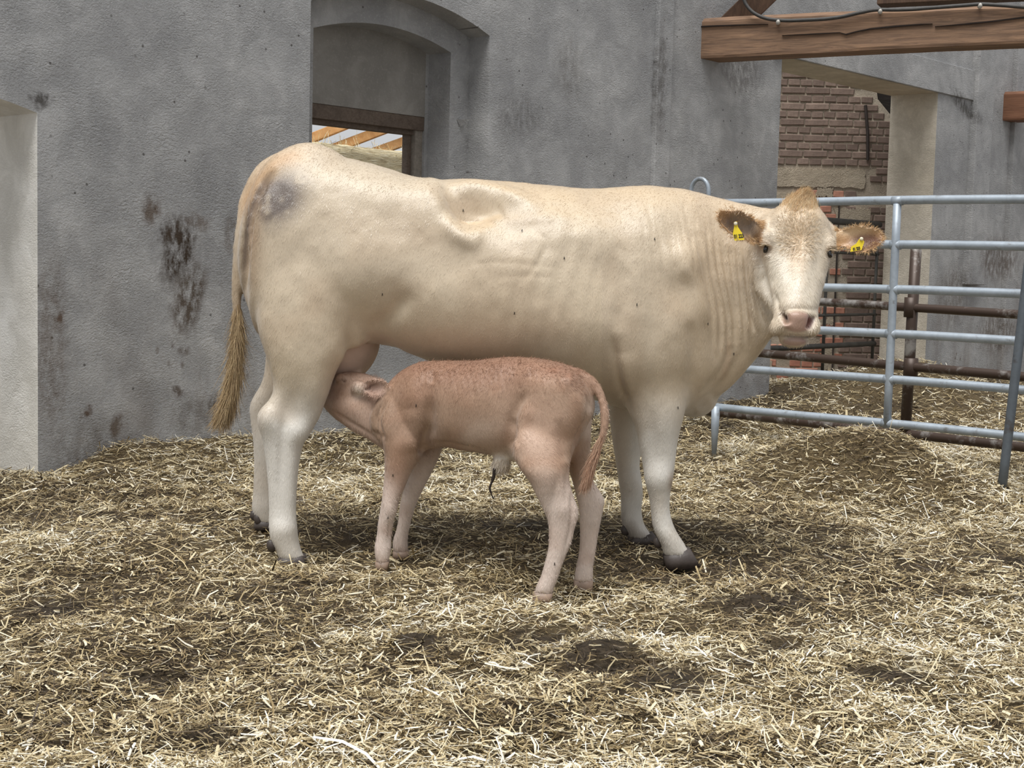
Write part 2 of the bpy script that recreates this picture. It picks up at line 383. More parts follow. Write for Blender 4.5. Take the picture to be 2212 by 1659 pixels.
dungs = [(345, 1455, .045, .10), (1290, 1415, .05, .16), (1330, 1440, .04, .12), (1640, 1300, .05, .16), (1690, 1390, .05, .12), (890, 1385, .03, .12), (60, 1390, .03, .12), (1960, 1470, .03, .12), (2190, 1200, .04, .1), (1120, 1140, .03, .18), (1620, 1410, .02, .1), (430, 1595, .02, .1),
         (1905, 985, .05, .12), (2000, 1010, .04, .14), (2190, 1010, .05, .15), (1560, 930, .03, .12), (1430, 1100, .02, .1), (120, 1300, .02, .1), (1200, 1370, .04, .14), (1440, 1470, .03, .13)]
DUNG = [(*onground(px, py)[:2], h, s) for px, py, h, s in [(a_, b_, c_, d_ * .85) for a_, b_, c_, d_ in dungs]]
def h0(x, y):
    h = .022 * vn(x * 1.3 + 5, y * 1.3) + .019 * vn(x * 3.4, y * 3.4 + 9) + .013 * vn(x * 9 + 3, y * 9) + .006 * vn(x * 23, y * 23)
    d = walld(x, y); t = wallt(x, y)
    h = h + .055 * np.exp(-np.abs(d) / .35) * smooth01((t - .05) / .5) * (.7 + .5 * vn(t * 2.1, 3.3))
    for (px, py, a, s) in PILES: h = h + a * np.exp(-((x - px) ** 2 + (y - py) ** 2) / (2 * s * s))
    return h
def dung_mask(x, y):
    m = np.zeros_like(np.asarray(x, float))
    for (px, py, a, s) in DUNG:
        r = np.sqrt(((x - px) / 1.25) ** 2 + ((y - py) / 1.0) ** 2) / s + .55 * vn(x * 11, y * 11) + .3 * vn(x * 30, y * 30); m = np.maximum(m, smooth01(1.35 - r))
    return m
_res = None
def hgt(x, y):
    x = np.asarray(x, float); y = np.asarray(y, float); h = h0(x, y)
    for (cx_, cy_, w_) in _res: h = h + w_ * np.exp(-((x - cx_) ** 2 + (y - cy_) ** 2) / (2 * .17 ** 2))
    for k, (px, py, a, s) in enumerate(DUNG):
        h = h + (a if k % 2 else -a * .7) * np.exp(-((x - px) ** 2 + (y - py) ** 2) / (2 * (s * .55) ** 2))
    return h
cx_ = np.array([c[0] for c in CTRL]); cy_ = np.array([c[1] for c in CTRL]); cz_ = np.array([c[2] for c in CTRL])
K = np.exp(-((cx_[:, None] - cx_[None]) ** 2 + (cy_[:, None] - cy_[None]) ** 2) / (2 * .17 ** 2)) + np.eye(len(CTRL)) * .05
_res = list(zip(cx_, cy_, np.linalg.solve(K, cz_ - h0(cx_, cy_))))

ys = 2.2 * np.exp(np.arange(0, 290) * .0072); xs = np.arange(-6.0, 11.0, .05)
GX, GY = np.meshgrid(xs, ys); GZ = hgt(GX, GY) - .012
V = np.stack([GX.ravel(), GY.ravel(), GZ.ravel()], -1); nx = len(xs); ny = len(ys)
ii = (np.arange(ny - 1)[:, None] * nx + np.arange(nx - 1)[None]).ravel(); Q = np.stack([ii, ii + 1, ii + nx + 1, ii + nx], -1)
wet = .75 * np.clip(dung_mask(GX, GY).ravel(), 0, 1)[:, None]
pat = smooth01(.5 + .9 * vn(GX * 1.1 + 40, GY * 1.1).ravel() + .5 * vn(GX * 4, GY * 4 + 7).ravel())[:, None]
gc = (L3(104, 88, 60) * (1 - pat) + L3(80, 66, 44) * pat) * (1 - wet) + L3(58, 47, 36) * wet
me = rawmesh('floor', V, Q, gc)
kf = NT('trodden_bedding'); af = kf.n('ShaderNodeAttribute', attribute_name='Col'); cof = kf.coords('Object')
nf = kf.noise(kf.coords('Object', (1, 1, 1)), 130, 5, .75); mf = kf.ramp(nf, [(.35, G(.35)), (.62, G(1.35))])
M_floor = kf.out(kf.mix(1.0, af.outputs['Color'], mf, 'MULTIPLY'), .9, kf.bump(nf, .9, .012))
floor = link('floor', me, M_floor, None, True); tag(floor, 'trodden brown bedding of dung and chaff', None, None, 'structure')

# ------------------------------------------------------------------ loose straw
def straw(n, ymin, ymax, seg, wmul, lmul, seed, power=1.0):
    r = np.random.default_rng(seed)
    y = ymin * (ymax / ymin) ** (r.random(n) ** power)
    half = .36 * y * 1.22 + .35
    x = (r.random(n) * 2 - 1) * half + .01 * y
    d = walld(x, y); t = wallt(x, y)
    inwall = (d < .02) & (d > -.52) & ~(((t > -1.25) & (t < 0)) | ((t > DL0) & (t < DL1)))
    beyond = (d < -.52) & (t < DL0 - 1)
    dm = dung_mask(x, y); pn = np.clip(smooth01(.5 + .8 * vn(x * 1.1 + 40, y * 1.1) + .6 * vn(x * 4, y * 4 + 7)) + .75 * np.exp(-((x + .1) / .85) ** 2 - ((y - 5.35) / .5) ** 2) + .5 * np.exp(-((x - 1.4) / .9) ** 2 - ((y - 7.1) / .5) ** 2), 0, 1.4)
    keep = ~inwall & ~beyond & (r.random(n) > dm * .42)
    x, y, dm, pn = x[keep], y[keep], dm[keep], pn[keep]; n = len(x)
    L = np.clip(r.lognormal(math.log(.029), .50, n), .008, .12) * lmul; wd = np.clip(r.lognormal(math.log(.0024), .38, n), .0011, .0065) * wmul
    yaw = r.random(n) * math.pi * 2 + .0; layer = r.random(n) ** 1.5
    tilt = r.normal(0, .27, n) + (r.random(n) < .08) * r.normal(.3, .35, n); bend = r.normal(0, .22, n)
    dirx, diry = np.cos(yaw), np.sin(yaw); ct, stt = np.cos(tilt), np.sin(tilt)
    z = hgt(x, y) + layer * .020 - .006 + np.abs(stt) * L * .35
    D = np.stack([dirx * ct, diry * ct, stt], -1); S = np.stack([-diry, dirx, r.normal(0, .5, n)], -1); S /= np.linalg.norm(S, axis=1, keepdims=True)
    N = np.cross(D, S); C = np.stack([x, y, z], -1)
    pal = np.array([L3(250, 245, 230), L3(234, 220, 184), L3(200, 181, 138), L3(160, 139, 98), L3(114, 95, 66), L3(72, 59, 43)])
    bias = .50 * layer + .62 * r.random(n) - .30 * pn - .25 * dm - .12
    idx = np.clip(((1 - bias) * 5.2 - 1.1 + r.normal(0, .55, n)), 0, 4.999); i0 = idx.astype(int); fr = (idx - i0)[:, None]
    fl = r.random(n) < .08; wd = np.where(fl, wd * 1.7, wd); idx = np.where(fl, idx * .35, idx); i0 = idx.astype(int); fr = (idx - i0)[:, None]
    c = pal[i0] * (1 - fr) + pal[np.minimum(i0 + 1, 5)] * fr; c = c * (1 - .35 * dm)[:, None]
    rows = []
    for k in range(seg + 1):
        u = k / seg - .5; p = C + D * (L * u)[:, None] + S * (bend * L * (u * u * 4 - .33) * .5)[:, None] + np.array([0, 0, 1.0]) * (-(u * u) * L * .12 * np.sign(r.normal(size=n)))[:, None]
        tp = .85 if k in (0, seg) else 1.0
        rows.append(p - S * (wd * .5 * tp)[:, None]); rows.append(p + N * (wd * .28)[:, None]); rows.append(p + S * (wd * .5 * tp)[:, None])
    Vv = np.stack(rows, 1).reshape(-1, 3); b = np.arange(n)[:, None] * (3 * (seg + 1)); q = []
    for k in range(seg):
        for j in (0, 1): q.append(np.stack([b[:, 0] + 3 * k + j, b[:, 0] + 3 * k + j + 1, b[:, 0] + 3 * k + j + 4, b[:, 0] + 3 * k + j + 3], -1))
    Qq = np.stack(q, 1).reshape(-1, 4)
    return Vv, Qq, np.repeat(c, 3 * (seg + 1), 0)
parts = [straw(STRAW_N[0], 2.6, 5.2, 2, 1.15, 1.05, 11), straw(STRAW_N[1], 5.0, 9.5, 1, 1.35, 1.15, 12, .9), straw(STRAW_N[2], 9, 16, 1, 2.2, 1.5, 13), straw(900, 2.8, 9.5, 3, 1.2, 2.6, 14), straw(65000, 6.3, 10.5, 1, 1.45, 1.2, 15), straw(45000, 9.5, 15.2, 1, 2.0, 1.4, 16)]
VV, QQ, CC = [], [], []; off = 0
for v_, q_, c_ in parts: VV.append(v_); QQ.append(q_ + off); CC.append(c_); off += len(v_)
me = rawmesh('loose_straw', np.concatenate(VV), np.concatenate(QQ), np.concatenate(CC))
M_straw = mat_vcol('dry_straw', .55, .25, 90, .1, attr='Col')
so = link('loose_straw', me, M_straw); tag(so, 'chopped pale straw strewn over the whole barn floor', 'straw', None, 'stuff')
# ================================================================== BRICK WALL BEYOND THE DOORWAY
BY = 15.2
def bxz(px, py): p = U(px, py, BY); return float(p[0]), float(p[2])
M_mortar = mat_plaster('lime_mortar', lin(204, 192, 174), lin(174, 160, 142), False)
def mat_brick(name, a, b):
    k = NT(name); oi = k.n('ShaderNodeObjectInfo'); co = k.coords('Object'); n = k.noise(co, 18, 5, .65)
    c = k.mix(oi.outputs['Random'], a, b); c = k.mix(k.math('MULTIPLY', k.ramp(n, [(.4, G(0)), (.7, G(1))]), .5), c, tuple(x * .6 for x in a[:3]) + (1,))
    return k.out(c, .9, k.bump(k.noise(co, 60, 4), .5, .004))
M_bdark = mat_brick('brown_brick', lin(122, 104, 94), lin(150, 130, 118)); M_bred = mat_brick('red_brick', lin(176, 118, 98), lin(200, 148, 126))
bx0, _ = bxz(1560, 500); bx1, _ = bxz(2000, 500); _, ztop = bxz(1800, 150)
hx, hz = bxz(1896, 214); hx2, hz2 = bxz(1935, 262)
mb = MB()
poly = [(bx0, -.3), (bx1, -.3), (bx1, hz2 - .1), (hx2, hz2), (hx, hz), (hx - .02, hz + .12), (hx - .02, ztop + .9), (bx0, ztop + .9)]
mb.prism([(x, BY, z) for x, z in poly], (0, .3, 0))
bw = mb.build('wall_far', M_mortar); tag(bw, 'old brick wall with worn lime mortar seen through the barn doorway', None, None, 'structure')
xr, _ = bxz(1802, 650)   # joint between red and brown brickwork
_, zb0 = bxz(1800, 402); _, zb1 = bxz(1800, 369)
PITCHZ = .0815; rows = []
z = -.12; r = 0; rnd = random.Random(4)
while z < ztop + .3:
    header = r % 2; Lb = .128 if header else .255; x = bx0 + (.0 if header else .064) - .01
    while x < bx1:
        cx0, cx1 = x + .006, x + Lb - .006
        inhole = (cx1 > hx - .03 and z + .06 > hz2 - (cx1 - hx2) * 1.0 - .03 and z > hz2 - .06) or (cx1 > hx - .02 and z + .07 > hz)
        band = (zb0 - .03 < z + .035 < zb1 + .03) and cx0 < bxz(1868, 385)[0]
        red = z < zb0 and cx0 < xr
        gone = (red and rnd.random() < .40) or (z < zb0 and not red and z > zb0 - .35 and rnd.random() < .55)
        if not inhole and not band and not gone: rows.append(((cx0 + cx1) / 2, z + .035, header, red))
        x += Lb
    z += PITCHZ; r += 1
def brick_mesh(L, name):
    b = MB(); b.box((0, 0, 0), (L / 2, 0, 0), (0, .03, 0), (0, 0, .0315)); me = b.mesh(name); bm = bmesh.new(); bm.from_mesh(me)
    bmesh.ops.bevel(bm, geom=list(bm.edges), offset=.006, segments=1, affect='EDGES')
    for v in bm.verts: v.co += Vector((rnd.uniform(-.004, .004), 0, rnd.uniform(-.004, .004)))
    bm.to_mesh(me); bm.free(); return me
BM_ = {}
for hd in (0, 1):
    for red in (0, 1):
        for v_ in range(3):
            me = brick_mesh((.116 if hd else .243), 'brick'); me.materials.append(M_bred if red else M_bdark); BM_[(hd, red, v_)] = me
def shows(b):
    p = proj(np.array([[b[0], BY, b[1]]]))[0]
    ok = 1640 < p[0] < 1935 and 175 < p[1] < 880
    return ok and not (1600 < p[0] < 1800 and 440 < p[1] < 735)
vis = [b for b in rows if shows(b)]; rest = [b for b in rows if not shows(b)]
rest = sorted(rest, key=lambda b: abs(proj(np.array([[b[0], BY, b[1]]]))[0][0] - 1790))
single = (vis + rest)[:290] if len(vis) < 290 else vis[:290]; sid = set(id(b) for b in single)
for b in single:
    o = bpy.data.objects.new('brick', BM_[(b[2], int(b[3]), rnd.randrange(3))]); COL.objects.link(o); o.parent = bw
    o.location = (b[0], BY + .02 - rnd.uniform(0, .008), b[1] + rnd.uniform(-.002, .002)); o.rotation_euler = (0, rnd.uniform(-.012, .012), 0)
mb = MB()
for b in rows:
    if id(b) not in sid: mb.box((b[0], BY + .022, b[1]), ((.116 if b[2] else .243) / 2, 0, 0), (0, .03, 0), (0, 0, .0315), int(b[3]))
if mb.v: tag(mb.build('brick', [M_bdark, M_bred], bw), kind='stuff')
# plaster left on the bricks: band and ragged patches
def ragged(cx0, cx1, z0, z1, seed, amp=.02, n=26):
    rr = random.Random(seed); P = []
    for k in range(n): P.append((cx0 + (cx1 - cx0) * k / n, z0 + rr.uniform(-amp, amp)))
    for k in range(6): P.append((cx1 + rr.uniform(-amp, amp), z0 + (z1 - z0) * k / 6))
    for k in range(n): P.append((cx1 + (cx0 - cx1) * k / n, z1 + rr.uniform(-amp, amp)))
    for k in range(6): P.append((cx0 + rr.uniform(-amp, amp), z1 + (z0 - z1) * k / 6))
    return P
M_patch = mat_plaster('old_wall_plaster', lin(204, 192, 172), lin(172, 158, 138), False)
xe, _ = bxz(1868, 385)
for k, (px0, py0, px1, py1) in enumerate([(1665, 402, 1868, 369), (1670, 470, 1720, 418), (1762, 425, 1800, 408), (1648, 690, 1690, 640), (1700, 860, 1760, 838), (1775, 845, 1800, 745), (1650, 830, 1668, 780), (1740, 700, 1800, 690), (1800, 540, 1880, 452)]):
    x0, z0 = bxz(px0, py0); x1, z1 = bxz(px1, py1); zc = 0
    MB().prism([(x, BY - .016, zz) for x, zz in ragged(x0, x1, z0, z1, k, .015 if k else .012)], (0, .03, 0)).build('plaster_patch', M_patch, bw)
# vertical joint, iron strap
M_iron = mat_plain('dark_iron', lin(52, 44, 40), .7, .3, 20, .3, 80, .002)
xv, zv0 = bxz(1803, 880); _, zv1 = bxz(1803, 430)
MB().box((xr + .005, BY - .01, (zv0 + zv1) / 2), (.007, 0, 0), (0, .012, 0), (0, 0, (zv1 - zv0) / 2)).build('edge_strip', M_iron, bw)
xi, zi0 = bxz(1873, 346); xj, zi1 = bxz(1868, 228)
sb = MB().tube([(xi, BY - .03, zi0), ((xi + xj) / 2 + .01, BY - .035, (zi0 + zi1) / 2), (xj, BY - .03, zi1)], .017, 8).build('iron_strap', M_iron)
tag(sb, 'rusty vertical iron strap on the brick wall beside the doorway', 'iron strap')
# added dark panel standing in for the unlit room behind the broken corner
kd = mat_wood('gap_shade', lin(34, 28, 25), lin(48, 40, 35), (4, 4, 20))
tag(MB().box((hx2 + .3, BY + .75, hz + .1), (.9, 0, 0), (0, .03, 0), (0, 0, .8)).build('dark_backing', kd), 'added dark panel standing in for unlit space behind the broken corner of the brick wall', 'shade panel')

# ================================================================== TIMBERS
M_beam = mat_wood('old_oak', lin(102, 80, 65), lin(162, 128, 100), (1.6, 22, 22))
M_beamd = mat_wood('dark_old_wood', lin(74, 54, 42), lin(104, 80, 62), (22, 22, 1.6))
M_beam_end = mat_wood('brown_beam', lin(104, 68, 48), lin(140, 98, 72), (1.6, 22, 22))
def beam(name, A, B, hh, th, mat, label, rot=0, seg=40, wob=.006, crack=None):
    """squared timber from A to B (centre of the front face), object x runs along it"""
    A = np.asarray(A, float); B = np.asarray(B, float); L = np.linalg.norm(B - A); d = (B - A) / L; hor = np.cross(d, (0, 0, 1)); hor /= np.linalg.norm(hor)
    if hor[1] < 0: hor = -hor
    upv = np.cross(hor, d); upv = upv if upv[2] > 0 else -upv
    n = seg; vs = []; rr = random.Random(name + label)
    prof = [(-1, 0), (-.86, -.02), (.80, -.02), (1, .10), (1, 1), (-1, 1)]
    for i in range(n + 1):
        u = i / n * L
        for (a, b) in prof:
            w1 = wob * mnoise.noise(Vector((u * 2.3, a * 3, b * 3))); vs.append((u, b * th + w1, a * hh / 2 + w1 * 1.3 + .01 * math.sin(u * 1.3 + a)))
    m = len(prof); fs = [(i * m + k, i * m + (k + 1) % m, (i + 1) * m + (k + 1) % m, (i + 1) * m + k) for i in range(n) for k in range(m)] + [tuple(range(m)), tuple(n * m + k for k in range(m - 1, -1, -1))]
    b = MB(); b.add(vs, fs); me = b.mesh(name); o = link(name, me, mat)
    o.matrix_basis = Matrix(((d[0], hor[0], upv[0], A[0]), (d[1], hor[1], upv[1], A[1]), (d[2], hor[2], upv[2], A[2]), (0, 0, 0, 1)))
    return tag(o, label, 'beam')
tA, zA = wpx(1513, 79); bA = W(tA, zA, .06)
ang = math.radians(65); bdir = np.array([math.sin(ang), -math.cos(ang), 0])
bdirn = np.array([bdir[1], -bdir[0], 0])
# follow the photograph's slope on the vertical plane of the beam
pB = onplane(2212, 55, bA, np.array([math.cos(ang), math.sin(ang), 0])); zmid = (bA[2] + pB[2]) / 2
bB = bA + bdir * 5.6; bB[2] = bA[2] = zmid
beam('roof_beam', bA, bB, .29, .24, M_beam, 'long squared timber beam at the upper right carrying a black cable')
# drying cracks in the beam are dark recesses: thin slivers under a parent beam
RB = bpy.data.objects['roof_beam']; RB['frame'] = 1
M_crack = mat_plain('crack_dark', lin(38, 28, 22), .95, .2)
def on_beam(px, py, off=-.008):
    p = onplane(px, py, bA, np.array([math.cos(ang), math.sin(ang), 0])); q = p - np.array([math.cos(ang), math.sin(ang), 0]) * (-off); return q
bnorm = np.array([math.cos(ang), math.sin(ang), 0]); bnorm = bnorm if bnorm[1] > 0 else -bnorm
for cr_ in ([(1690, 77, .5), (1760, 74, 2.5), (1815, 71, 1.5), (1828, 75, 3), (1850, 69, 2.5), (1880, 63, 3), (1930, 58, 4), (1990, 53, 2.5), (2015, 52, .5)], [(2020, 58, .5), (2090, 52, 3), (2150, 46, 3.5), (2230, 36, 4)], [(1516, 58, 3.0), (1560, 56, 3), (1610, 54, 2), (1660, 53, .4)]):
    top_, bot_ = [], []
    for (x, y, hw) in cr_:
        top_.append(on_beam(x, y - hw * .4) - bnorm * .012); bot_.append(on_beam(x, y + hw * .4) - bnorm * .012)
    MB().prism(top_ + bot_[::-1], bnorm * .02).build('drying_crack', M_crack, RB)
t2, z2 = wpx(2166, 229); c2 = W(t2, z2, .06); d2 = c2 + bdir * 3.2; d2[2] = c2[2]
beam('roof_beam', c2, d2, .285, .24, M_beam_end, 'short brown beam end set into the wall at the right edge')
# slanting strut above the long beam
p0 = W(*wpx(1600, 36, -.15), -.15); p1 = W(*wpx(1665, -30, -.15), -.15); dd = (p1 - p0) / np.linalg.norm(p1 - p0)
def strut(P0, P1, half, dep, mat, name, label, par=None):
    P0 = np.asarray(P0, float); P1 = np.asarray(P1, float); d = P1 - P0; d /= np.linalg.norm(d); s = np.cross(d, (0, 1.0, 0)); s /= np.linalg.norm(s); q = np.cross(s, d)
    o = MB().box((P0 + P1) / 2, (P1 - P0) / 2, s * half, q * dep).build(name, mat, par, False, .006); return tag(o, label, 'timber') if label else o
fp = lambda px, py, off=0: onplane(px, py, bA + bnorm * (.12 + off), bnorm)
strut(fp(1575, 60), fp(1760, -120), .10, .07, M_beamd, 'roof_strut', 'slanting dark timber strut rising from the long beam', None)
strut(fp(1900, -16, 1.2), fp(3000, -71, 1.2), .11, .09, M_beamd, 'roof_purlin', 'dark timber above the long beam at the top edge')
# cable
M_cable = mat_plain('black_cable', lin(66, 64, 62), .6, .25, 30, .2, 100, .001)
cpts = [(1604, -160), (1606, -60), (1608, -10), (1615, 12), (1632, 30), (1660, 42), (1700, 46), (1740, 45), (1780, 43), (1820, 38), (1860, 29), (1895, 23), (1930, 23), (1970, 22), (2010, 19), (2050, 16), (2090, 13), (2120, 11), (2160, 13), (2212, 17), (2290, 22), (2420, 14), (2600, 6)]
def catmull(P, sub):
    P = np.asarray(P, float); n = len(P); out = []
    for i in range(n - 1):
        a, b, c, d = P[max(i - 1, 0)], P[i], P[i + 1], P[min(i + 2, n - 1)]
        for k in range(sub):
            t = k / sub; out.append(.5 * ((2 * b) + (c - a) * t + (2 * a - 5 * b + 4 * c - d) * t * t + (3 * b - a - 3 * c + d) * t ** 3))
    out.append(P[-1]); return np.array(out)
kp = [onplane(x, y, bA, bnorm) - bnorm * .035 for x, y in catmull(cpts, 4)]
ce = empty('power_cable', kp[8], 'black cable drooping along the top of the long timber beam', 'cable')
MB().tube(kp, .0135, 10).build('cable_sheath', M_cable, ce, True)
M_clip = mat_plain('white_clip', lin(190, 186, 178), .5, .1)
for x, y in ((1683, 49), (1903, 26), (2118, 14)):
    p = onplane(x, y, bA, bnorm) - bnorm * .03
    MB().ellipsoid(p, (.018, 0, 0), (0, .028, 0), (0, 0, .022), 10, 6).build('cable_clip', M_clip, ce, True)
# nails and bird mess on the beam stay as grain

# ================================================================== GATES
M_galv = mat_galv('galvanised_steel', lin(168, 178, 188), .0)
M_galvd = mat_galv('dull_galvanised_steel', lin(104, 112, 120), .12, (74, 64, 56))
M_rust = mat_galv('rusty_pipe', lin(150, 146, 142), .9, (72, 58, 50))
M_darkpipe = mat_plain('dark_pipe', lin(70, 68, 64), .6, .3, 10, .2, 60, .002, .3)
def gw(u, z, off=0.0): p = G0 + GD * u + GN * off; return np.array([p[0], p[1], z])
RZ = [1.517, 1.28, 1.04, .80, .553, .313]
u_l = gpx(1512, 600)[0]; u_r = gpx(2196, 700)[0]; u_m = gpx(1928, 680)[0]
g1 = empty('metal_gate', gw((u_l + u_r) / 2, 0.02), 'galvanised six-rail gate standing behind the cow\'s head', 'gate')
for k, zz in enumerate(RZ):
    MB().tube([gw(u, zz + .003 * math.sin(u * 3)) for u in np.linspace(u_l, -1.25, 10)], .0235, 12).build('rail', M_galv, g1, True)
MB().tube([gw(u_m, z, -.004) for z in np.linspace(.29, 1.50, 6)], .0225, 12).build('upright', M_galv, g1, True)
MB().tube([gw(u_l, z) for z in np.linspace(.29, 1.54, 6)], .0235, 12).build('upright', M_galv, g1, True)
MB().tube([gw(-1.25, z, .0) for z in np.linspace(.29, 1.53, 6)], .0235, 12).build('upright', M_galvd, g1, True)
u_f = gpx(1551, 910)[0]
MB().tube([gw(u_f, .32, -.03), gw(u_f, .2, -.03), gw(u_f, .0, -.03)], [.025, .024, .012], 10).build('foot', M_galv, g1, True)
uh = gpx(1512, 400)[0]; hp = []
for k in range(13):
    a = math.pi * k / 12; hp.append(gw(uh - .062 * math.cos(a), 1.585 + .075 * math.sin(a)))
hp = [gw(uh - .062, 1.48)] + hp + [gw(uh + .062, 1.48)]
MB().tube(hp, .013, 8).build('hinge_loop', M_galv, g1, True)
for zz in RZ:  # weld collars
    MB().tube([gw(u_m - .03, zz), gw(u_m + .03, zz)], .0255, 12).build('weld_collar', M_galv, g1, True)
pb = U(2166, 1040, 7.16); pt = U(2240, 420, 7.10)
pst = MB().tube([pb + (pt - pb) * f for f in np.linspace(-.08, 1, 8)], .024, 10).build('gate_post', M_galvd, None, True)
tag(pst, 'dark leaning steel post planted in the straw at the right edge', 'post')
# old pipe fence behind
OD = U(2212, 700, 8.1) - U(1565, 700, 9.84); OD[2] = 0; OP = U(2212, 700, 8.1); OP[2] = 0; OD /= np.linalg.norm(OD); ON = np.array([-OD[1], OD[0], 0])
def ow(px, py): return onplane(px, py, OP, ON)
f1 = empty('pipe_fence', ow(1968, 920), 'rusty old pipe fence standing behind the galvanised gate', 'fence')
for (a, b, rad, ra, rb) in ((ow(1774, 652), ow(2212, 680), .026, -.9, 1.2), (ow(1634, 762), ow(2212, 814), .028, -.6, 1.2), (ow(1565, 893), ow(2212, 966), .028, -.5, 1.2)):
    d = (b - a) / np.linalg.norm(b - a); MB().tube([a + d * ra, a, (a + b) / 2, b, b + d * rb], rad, 12).build('rail', M_rust, f1, True)
pa = ow(1979, 538); pe = ow(1957, 905)
MB().tube([pa, (pa + pe) / 2, pe - np.array([0, 0, .15])], .034, 12).build('post', M_rust, f1, True)
for y in (664, 795):
    c = ow(1968, y); MB().tube([c - np.array([0, 0, .06]), c + np.array([0, 0, .06])], .043, 12).build('clamp', M_rust, f1, True)
# dark gate in the doorway, on the far side of the wall
f2 = empty('field_gate', W((DL0 + DL1) / 2, 0, .55), 'dark low tubular gate closing the doorway before the brick wall', 'gate')
for (px, py, rad) in ((1905, 486, .032), (1905, 550, .014), (1895, 679, .014), (1890, 742, .026), (1890, 830, .026)):
    _t, zz = wpx(px, py, .55); MB().tube([W(DL0 + .02, zz, .55), W((DL0 + DL1) / 2, zz, .55), W(DL1 - .02, zz, .55)], rad, 10).build('rail', M_darkpipe, f2, True)
for tt in (DL0 + .05, (DL0 + DL1) / 2 + .4, DL1 - .05):
    _t, zz = wpx(1905, 486, .55); MB().tube([W(tt, -.05, .55), W(tt, zz, .55)], .016, 8).build('upright', M_darkpipe, f2, True)

# ================================================================== OUTSIDE THE WINDOW
M_bale = NT('baled_straw'); kb = M_bale; co = kb.coords('Object', (3, 3, 40)); nb = kb.noise(co, 3.0, 6, .7, .5)
cb = kb.ramp(nb, [(.30, lin(150, 124, 88)), (.5, lin(238, 222, 182)), (.70, lin(253, 246, 224))]); M_bale = kb.out(cb, .85, kb.bump(nb, .8, .02))
def bale(c, hx_, hy_, hz_, label, seed, group=None):
    root = empty('straw_bale', (c[0], c[1], c[2] - hz_), label, 'bale', group); n = 22; r = np.random.default_rng(seed)
    bm = bmesh.new(); bmesh.ops.create_cube(bm, size=2.0); bmesh.ops.subdivide_edges(bm, edges=list(bm.edges), cuts=14, use_grid_fill=True)
    for v in bm.verts:
        p = v.co.copy(); f = (abs(p.x) ** 6 + abs(p.y) ** 6 + abs(p.z) ** 6) ** (-1 / 6.0) if p.length > 0 else 1
        p *= 1 + .25 * (min(f, 1) - 1); q = Vector((p.x * hx_, p.y * hy_, p.z * hz_)); q += Vector((1, 1, 1)) * .02 * mnoise.noise(q * 7)
        lq = Vector(WD) * q.x + Vector(WN) * q.y + Vector((0, 0, q.z)); v.co = lq + Vector(c)
    me = bpy.data.meshes.new('bale_body'); bm.to_mesh(me); bm.free(); link('bale_body', me, M_bale, root, True)
    # stalks sticking out
    m = 900; fx = r.random(m) * 2 - 1; top = r.random(m) < .6
    P = np.where(top[:, None], np.stack([fx * hx_, (r.random(m) * 2 - 1) * hy_, np.full(m, hz_ * .97)], -1), np.stack([fx * hx_, np.full(m, -hy_ * .97), (r.random(m) * 2 - 1) * hz_], -1))
    D = r.normal(0, 1, (m, 3)) + np.where(top[:, None], [[0, 0, .8]], [[0, -.8, 0]]); D /= np.linalg.norm(D, axis=1, keepdims=True); Ln = r.uniform(.04, .15, m)
    Wm = np.stack([WD, WN, np.array([0, 0, 1.0])]); P = P @ Wm + c; D = D @ Wm; S = np.cross(D, r.normal(size=(m, 3))); S /= np.linalg.norm(S, axis=1, keepdims=True)
    e = P + D * Ln[:, None]; V_ = np.stack([P - S * .002, P + S * .002, e + S * .0015, e - S * .0015], 1).reshape(-1, 3)
    me = rawmesh('loose_stalks', V_, np.arange(m * 4).reshape(-1, 4)); tag(link('loose_stalks', me, M_bale, root), kind='stuff')
    M_tw = M_iron
    return root
bt, bz = wpx(770, 312, 2.0)
bale(W(bt + .1, bz - .55, 2.6), 1.25, .6, .55, 'pale straw bale on top of the stack seen through the window', 1)
bale(W(bt + .1, bz - 1.67, 2.6), 1.25, .6, .55, 'lower straw bale of the stack outside the window', 2)
M_raft = mat_wood('new_pine', lin(196, 140, 84), lin(226, 178, 122), (6, 6, 6)); 
M_sheet = mat_plain('light_roof_sheet', lin(236, 234, 226), .5, .05)
for k, (a, b) in enumerate([((655, 306), (745, 270)), ((745, 312), (850, 272)), ((845, 316), (950, 278))]):
    P0 = W(*wpx(a[0], a[1], 3.4), 3.4); P1 = W(*wpx(b[0], b[1], 3.4), 3.4); dv = P1 - P0
    o = strut(P0 - dv * 1.2, P1 + dv * 1.5, .042, .03, M_raft, 'shed_rafter', ['leftmost pine rafter of the shed outside the window', 'middle pine rafter of the shed outside the window', 'rightmost pine rafter of the shed outside the window'][k])
    o['category'] = 'rafter'
M_green = mat_plain('far_foliage', lin(176, 200, 180), .9, .2, 2, .3, 8, .1)  # foliage green paled so the colour itself imitates haze
bk = MB()
rg = random.Random(5)
for k in range(46):
    cpt = np.array([-1.5 + k * .16 + rg.uniform(-.2, .2), 17.5 + rg.uniform(-.6, .6), .9 + rg.uniform(-.6, 1.0)]); s_ = rg.uniform(.45, .75); bk.ellipsoid(cpt, (s_, 0, 0), (0, s_, 0), (0, 0, s_ * .9), 10, 7)
tag(bk.build('hedge', M_green, None, True), 'green hedge far outside the window, paled to look hazy', 'hedge', None, 'stuff')
